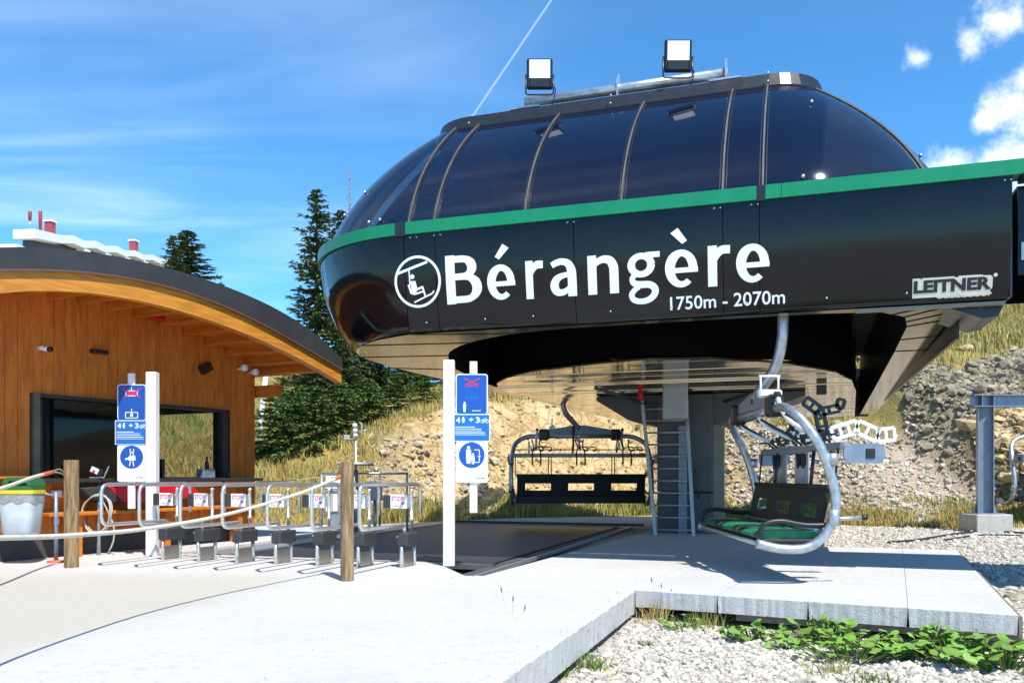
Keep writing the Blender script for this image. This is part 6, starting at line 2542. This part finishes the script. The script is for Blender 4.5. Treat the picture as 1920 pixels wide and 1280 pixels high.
tuft(1110, 1252, 110, .17, .07, 'grass_green', 'bright green grass tuft in the gravel at bottom centre', .005, .7)
tuft(1045, 1262, 60, .14, .05, 'grass_green', 'small green grass tuft beside the apron edge at the bottom', .005, .7)
tuft(1212, 1208, 90, .07, .035, 'needles_young', 'small dark cushion of grass alone in the gravel', .005, .8)
tuft(940, 1275, 60, .12, .05, 'grass_green', 'green tuft against the concrete edge at the bottom', .006, .7)
tuft(1230, 1168, 90, .30, .08, 'grass_dry', 'dry brown stems against the slab corner', .004, .4)
tuft(1320, 1176, 80, .22, .09, 'grass_dryg', 'yellowish stems between the leaves below the front slab', .004, .4)
tuft(1560, 1258, 90, .14, .10, 'grass_dryg', 'low reddish weeds in front of the large leafy plant', .004, .8)
tuft(1640, 1275, 80, .12, .08, 'grass_green', 'green tuft at the bottom edge below the leafy plants', .005, .7)
tuft(1690, 1190, 60, .25, .12, 'grass_green', 'thin green stems in the shade under the timber edge', .004, .4)
# thin flowering grass stems
for (px, py, h, label) in ((962, 1215, .50, 'thin grass stem with seed head before the white apron'), (1000, 1195, .26, 'short thin seed stem beside the taller one'),
                           (1240, 1160, .38, 'thin seed stem rising in front of the slab corner')):
    x, y = ground_at(px, py, -.28)
    o = empty('seed_stem', (x, y, ground_z(x, y)), 0, label, 'grass stem', 'thin seed stems')
    for k in range(3):
        dx_ = (k - 1) * .05
        hh_ = h * (1 - .15 * k)
        MB().tube(catmull([(dx_ * .4, 0, 0), (dx_, .01, hh_ * .6), (dx_ * 1.8, 0, hh_)], 4), .0016, 4).build('stalk', M['grass_dry'], o)
        MB().tube([(dx_ * 1.8, 0, hh_ - .01), (dx_ * 1.95, 0, hh_ + .02), (dx_ * 2.0, 0, hh_ + .05)], [.002, .006, .001], 5).build('seed_head', M['bark'], o)
# white blossom
mb = MB()
bx2, by2 = ground_at(1352, 1165, -.30)
for k in range(26):
    c_ = (RNG.normal(0, .09), RNG.normal(0, .06), RNG.uniform(.10, .22))
    for j in range(5):
        a = j * 1.2566
        mb.add([c_, (c_[0] + .014 * math.cos(a - .4), c_[1] + .014 * math.sin(a - .4), c_[2] + .004), (c_[0] + .018 * math.cos(a), c_[1] + .018 * math.sin(a), c_[2] + .006), (c_[0] + .014 * math.cos(a + .4), c_[1] + .014 * math.sin(a + .4), c_[2] + .004)], [(0, 1, 2, 3)])
o = mb.build('blossom', M['flower'])
o.location = (bx2, by2, ground_z(bx2, by2))
tag(o, 'spray of small white blossoms in the leaves under the front slab', 'blossom')


# grit scattered on the apron
n_ = 900
gx_, gy_ = RNG.uniform(-4, 1.4, n_), RNG.uniform(3.5, 9.5, n_)
s_e = (gx_ - e1.x) * (pA - e1).y - (gy_ - e1.y) * (pA - e1).x
k_ = (s_e < -.05) & visible(gx_, gy_, 30) & (RNG.random(n_) < np.exp(s_e / 3.5) + .12)
gx_, gy_ = gx_[k_], gy_[k_]
gs_ = np.clip(RNG.lognormal(-5.3, .5, len(gx_)), .003, .014)
stones('grit', gx_, gy_, gs_ * .4, gs_, M['stone'], 'loose grit lying on the white apron', 'grit')


# larger single stones in the gravel
def boulder(px, py, w_px, mt, label, zz=-.30, sq=.6):
    x, y = ground_at(px, py, zz)
    r_ = w_px / 2 / F_PX * y
    bm = bmesh.new()
    bmesh.ops.create_icosphere(bm, subdivisions=3, radius=1)
    for v in bm.verts:
        k = 1 + .28 * mnoise.noise(v.co * 1.3 + Vector((px, py, 0))) + .10 * mnoise.noise(v.co * 3.5 + Vector((px, 0, py)))
        v.co = Vector((v.co.x * k * r_, v.co.y * k * r_ * .8, v.co.z * k * r_ * sq))
    me = bpy.data.meshes.new('boulder')
    bm.to_mesh(me); bm.free()
    me.materials.append(M[mt])
    o = bpy.data.objects.new('boulder', me)
    COL.objects.link(o)
    o.location = (x, y, ground_z(x, y) + r_ * sq * .25)
    tag(o, label, 'stone', 'single larger stones')


boulder(1505, 1195, 46, 'rock_grey', 'grey rounded stone lying between the leafy plants')
boulder(1902, 1110, 40, 'rock_grey', 'dark stone in the gravel right of the platform', -.16)
boulder(1140, 1258, 22, 'rock_warm', 'ochre pebble beside the green tuft at bottom centre')
boulder(1895, 1092, 26, 'block', 'pale flat stone in the gravel at the right edge', -.14, .4)
boulder(1812, 955, 34, 'rock_warm', 'orange stone at the foot of the rock bank left of the concrete foot', .1, .6)
boulder(1898, 975, 44, 'rock_warm', 'large ochre stone right of the concrete foot', .05, .6)
boulder(1500, 985, 22, 'stone', 'pale stone at the foot of the bank beyond the near chair', .1, .6)
# black cable lying on the gravel yard
mb = MB()
cp = [ground_at(a, b, -.03) for a, b in ((1665, 1016), (1720, 1012), (1790, 1001), (1850, 996), (1925, 999))]
mb.tube(catmull([(x, y, ground_z(x, y) + .035) for x, y in cp], 6), .022, 6)
cp = [ground_at(a, b, -.03) for a, b in ((1770, 1012), (1840, 1003), (1925, 1004))]
mb.tube(catmull([(x, y, ground_z(x, y) + .035) for x, y in cp], 6), .016, 6)
tag(mb.build('ground_cable', M['black_plastic']), 'black cable trailing over the gravel towards the gantry foot', 'cable')
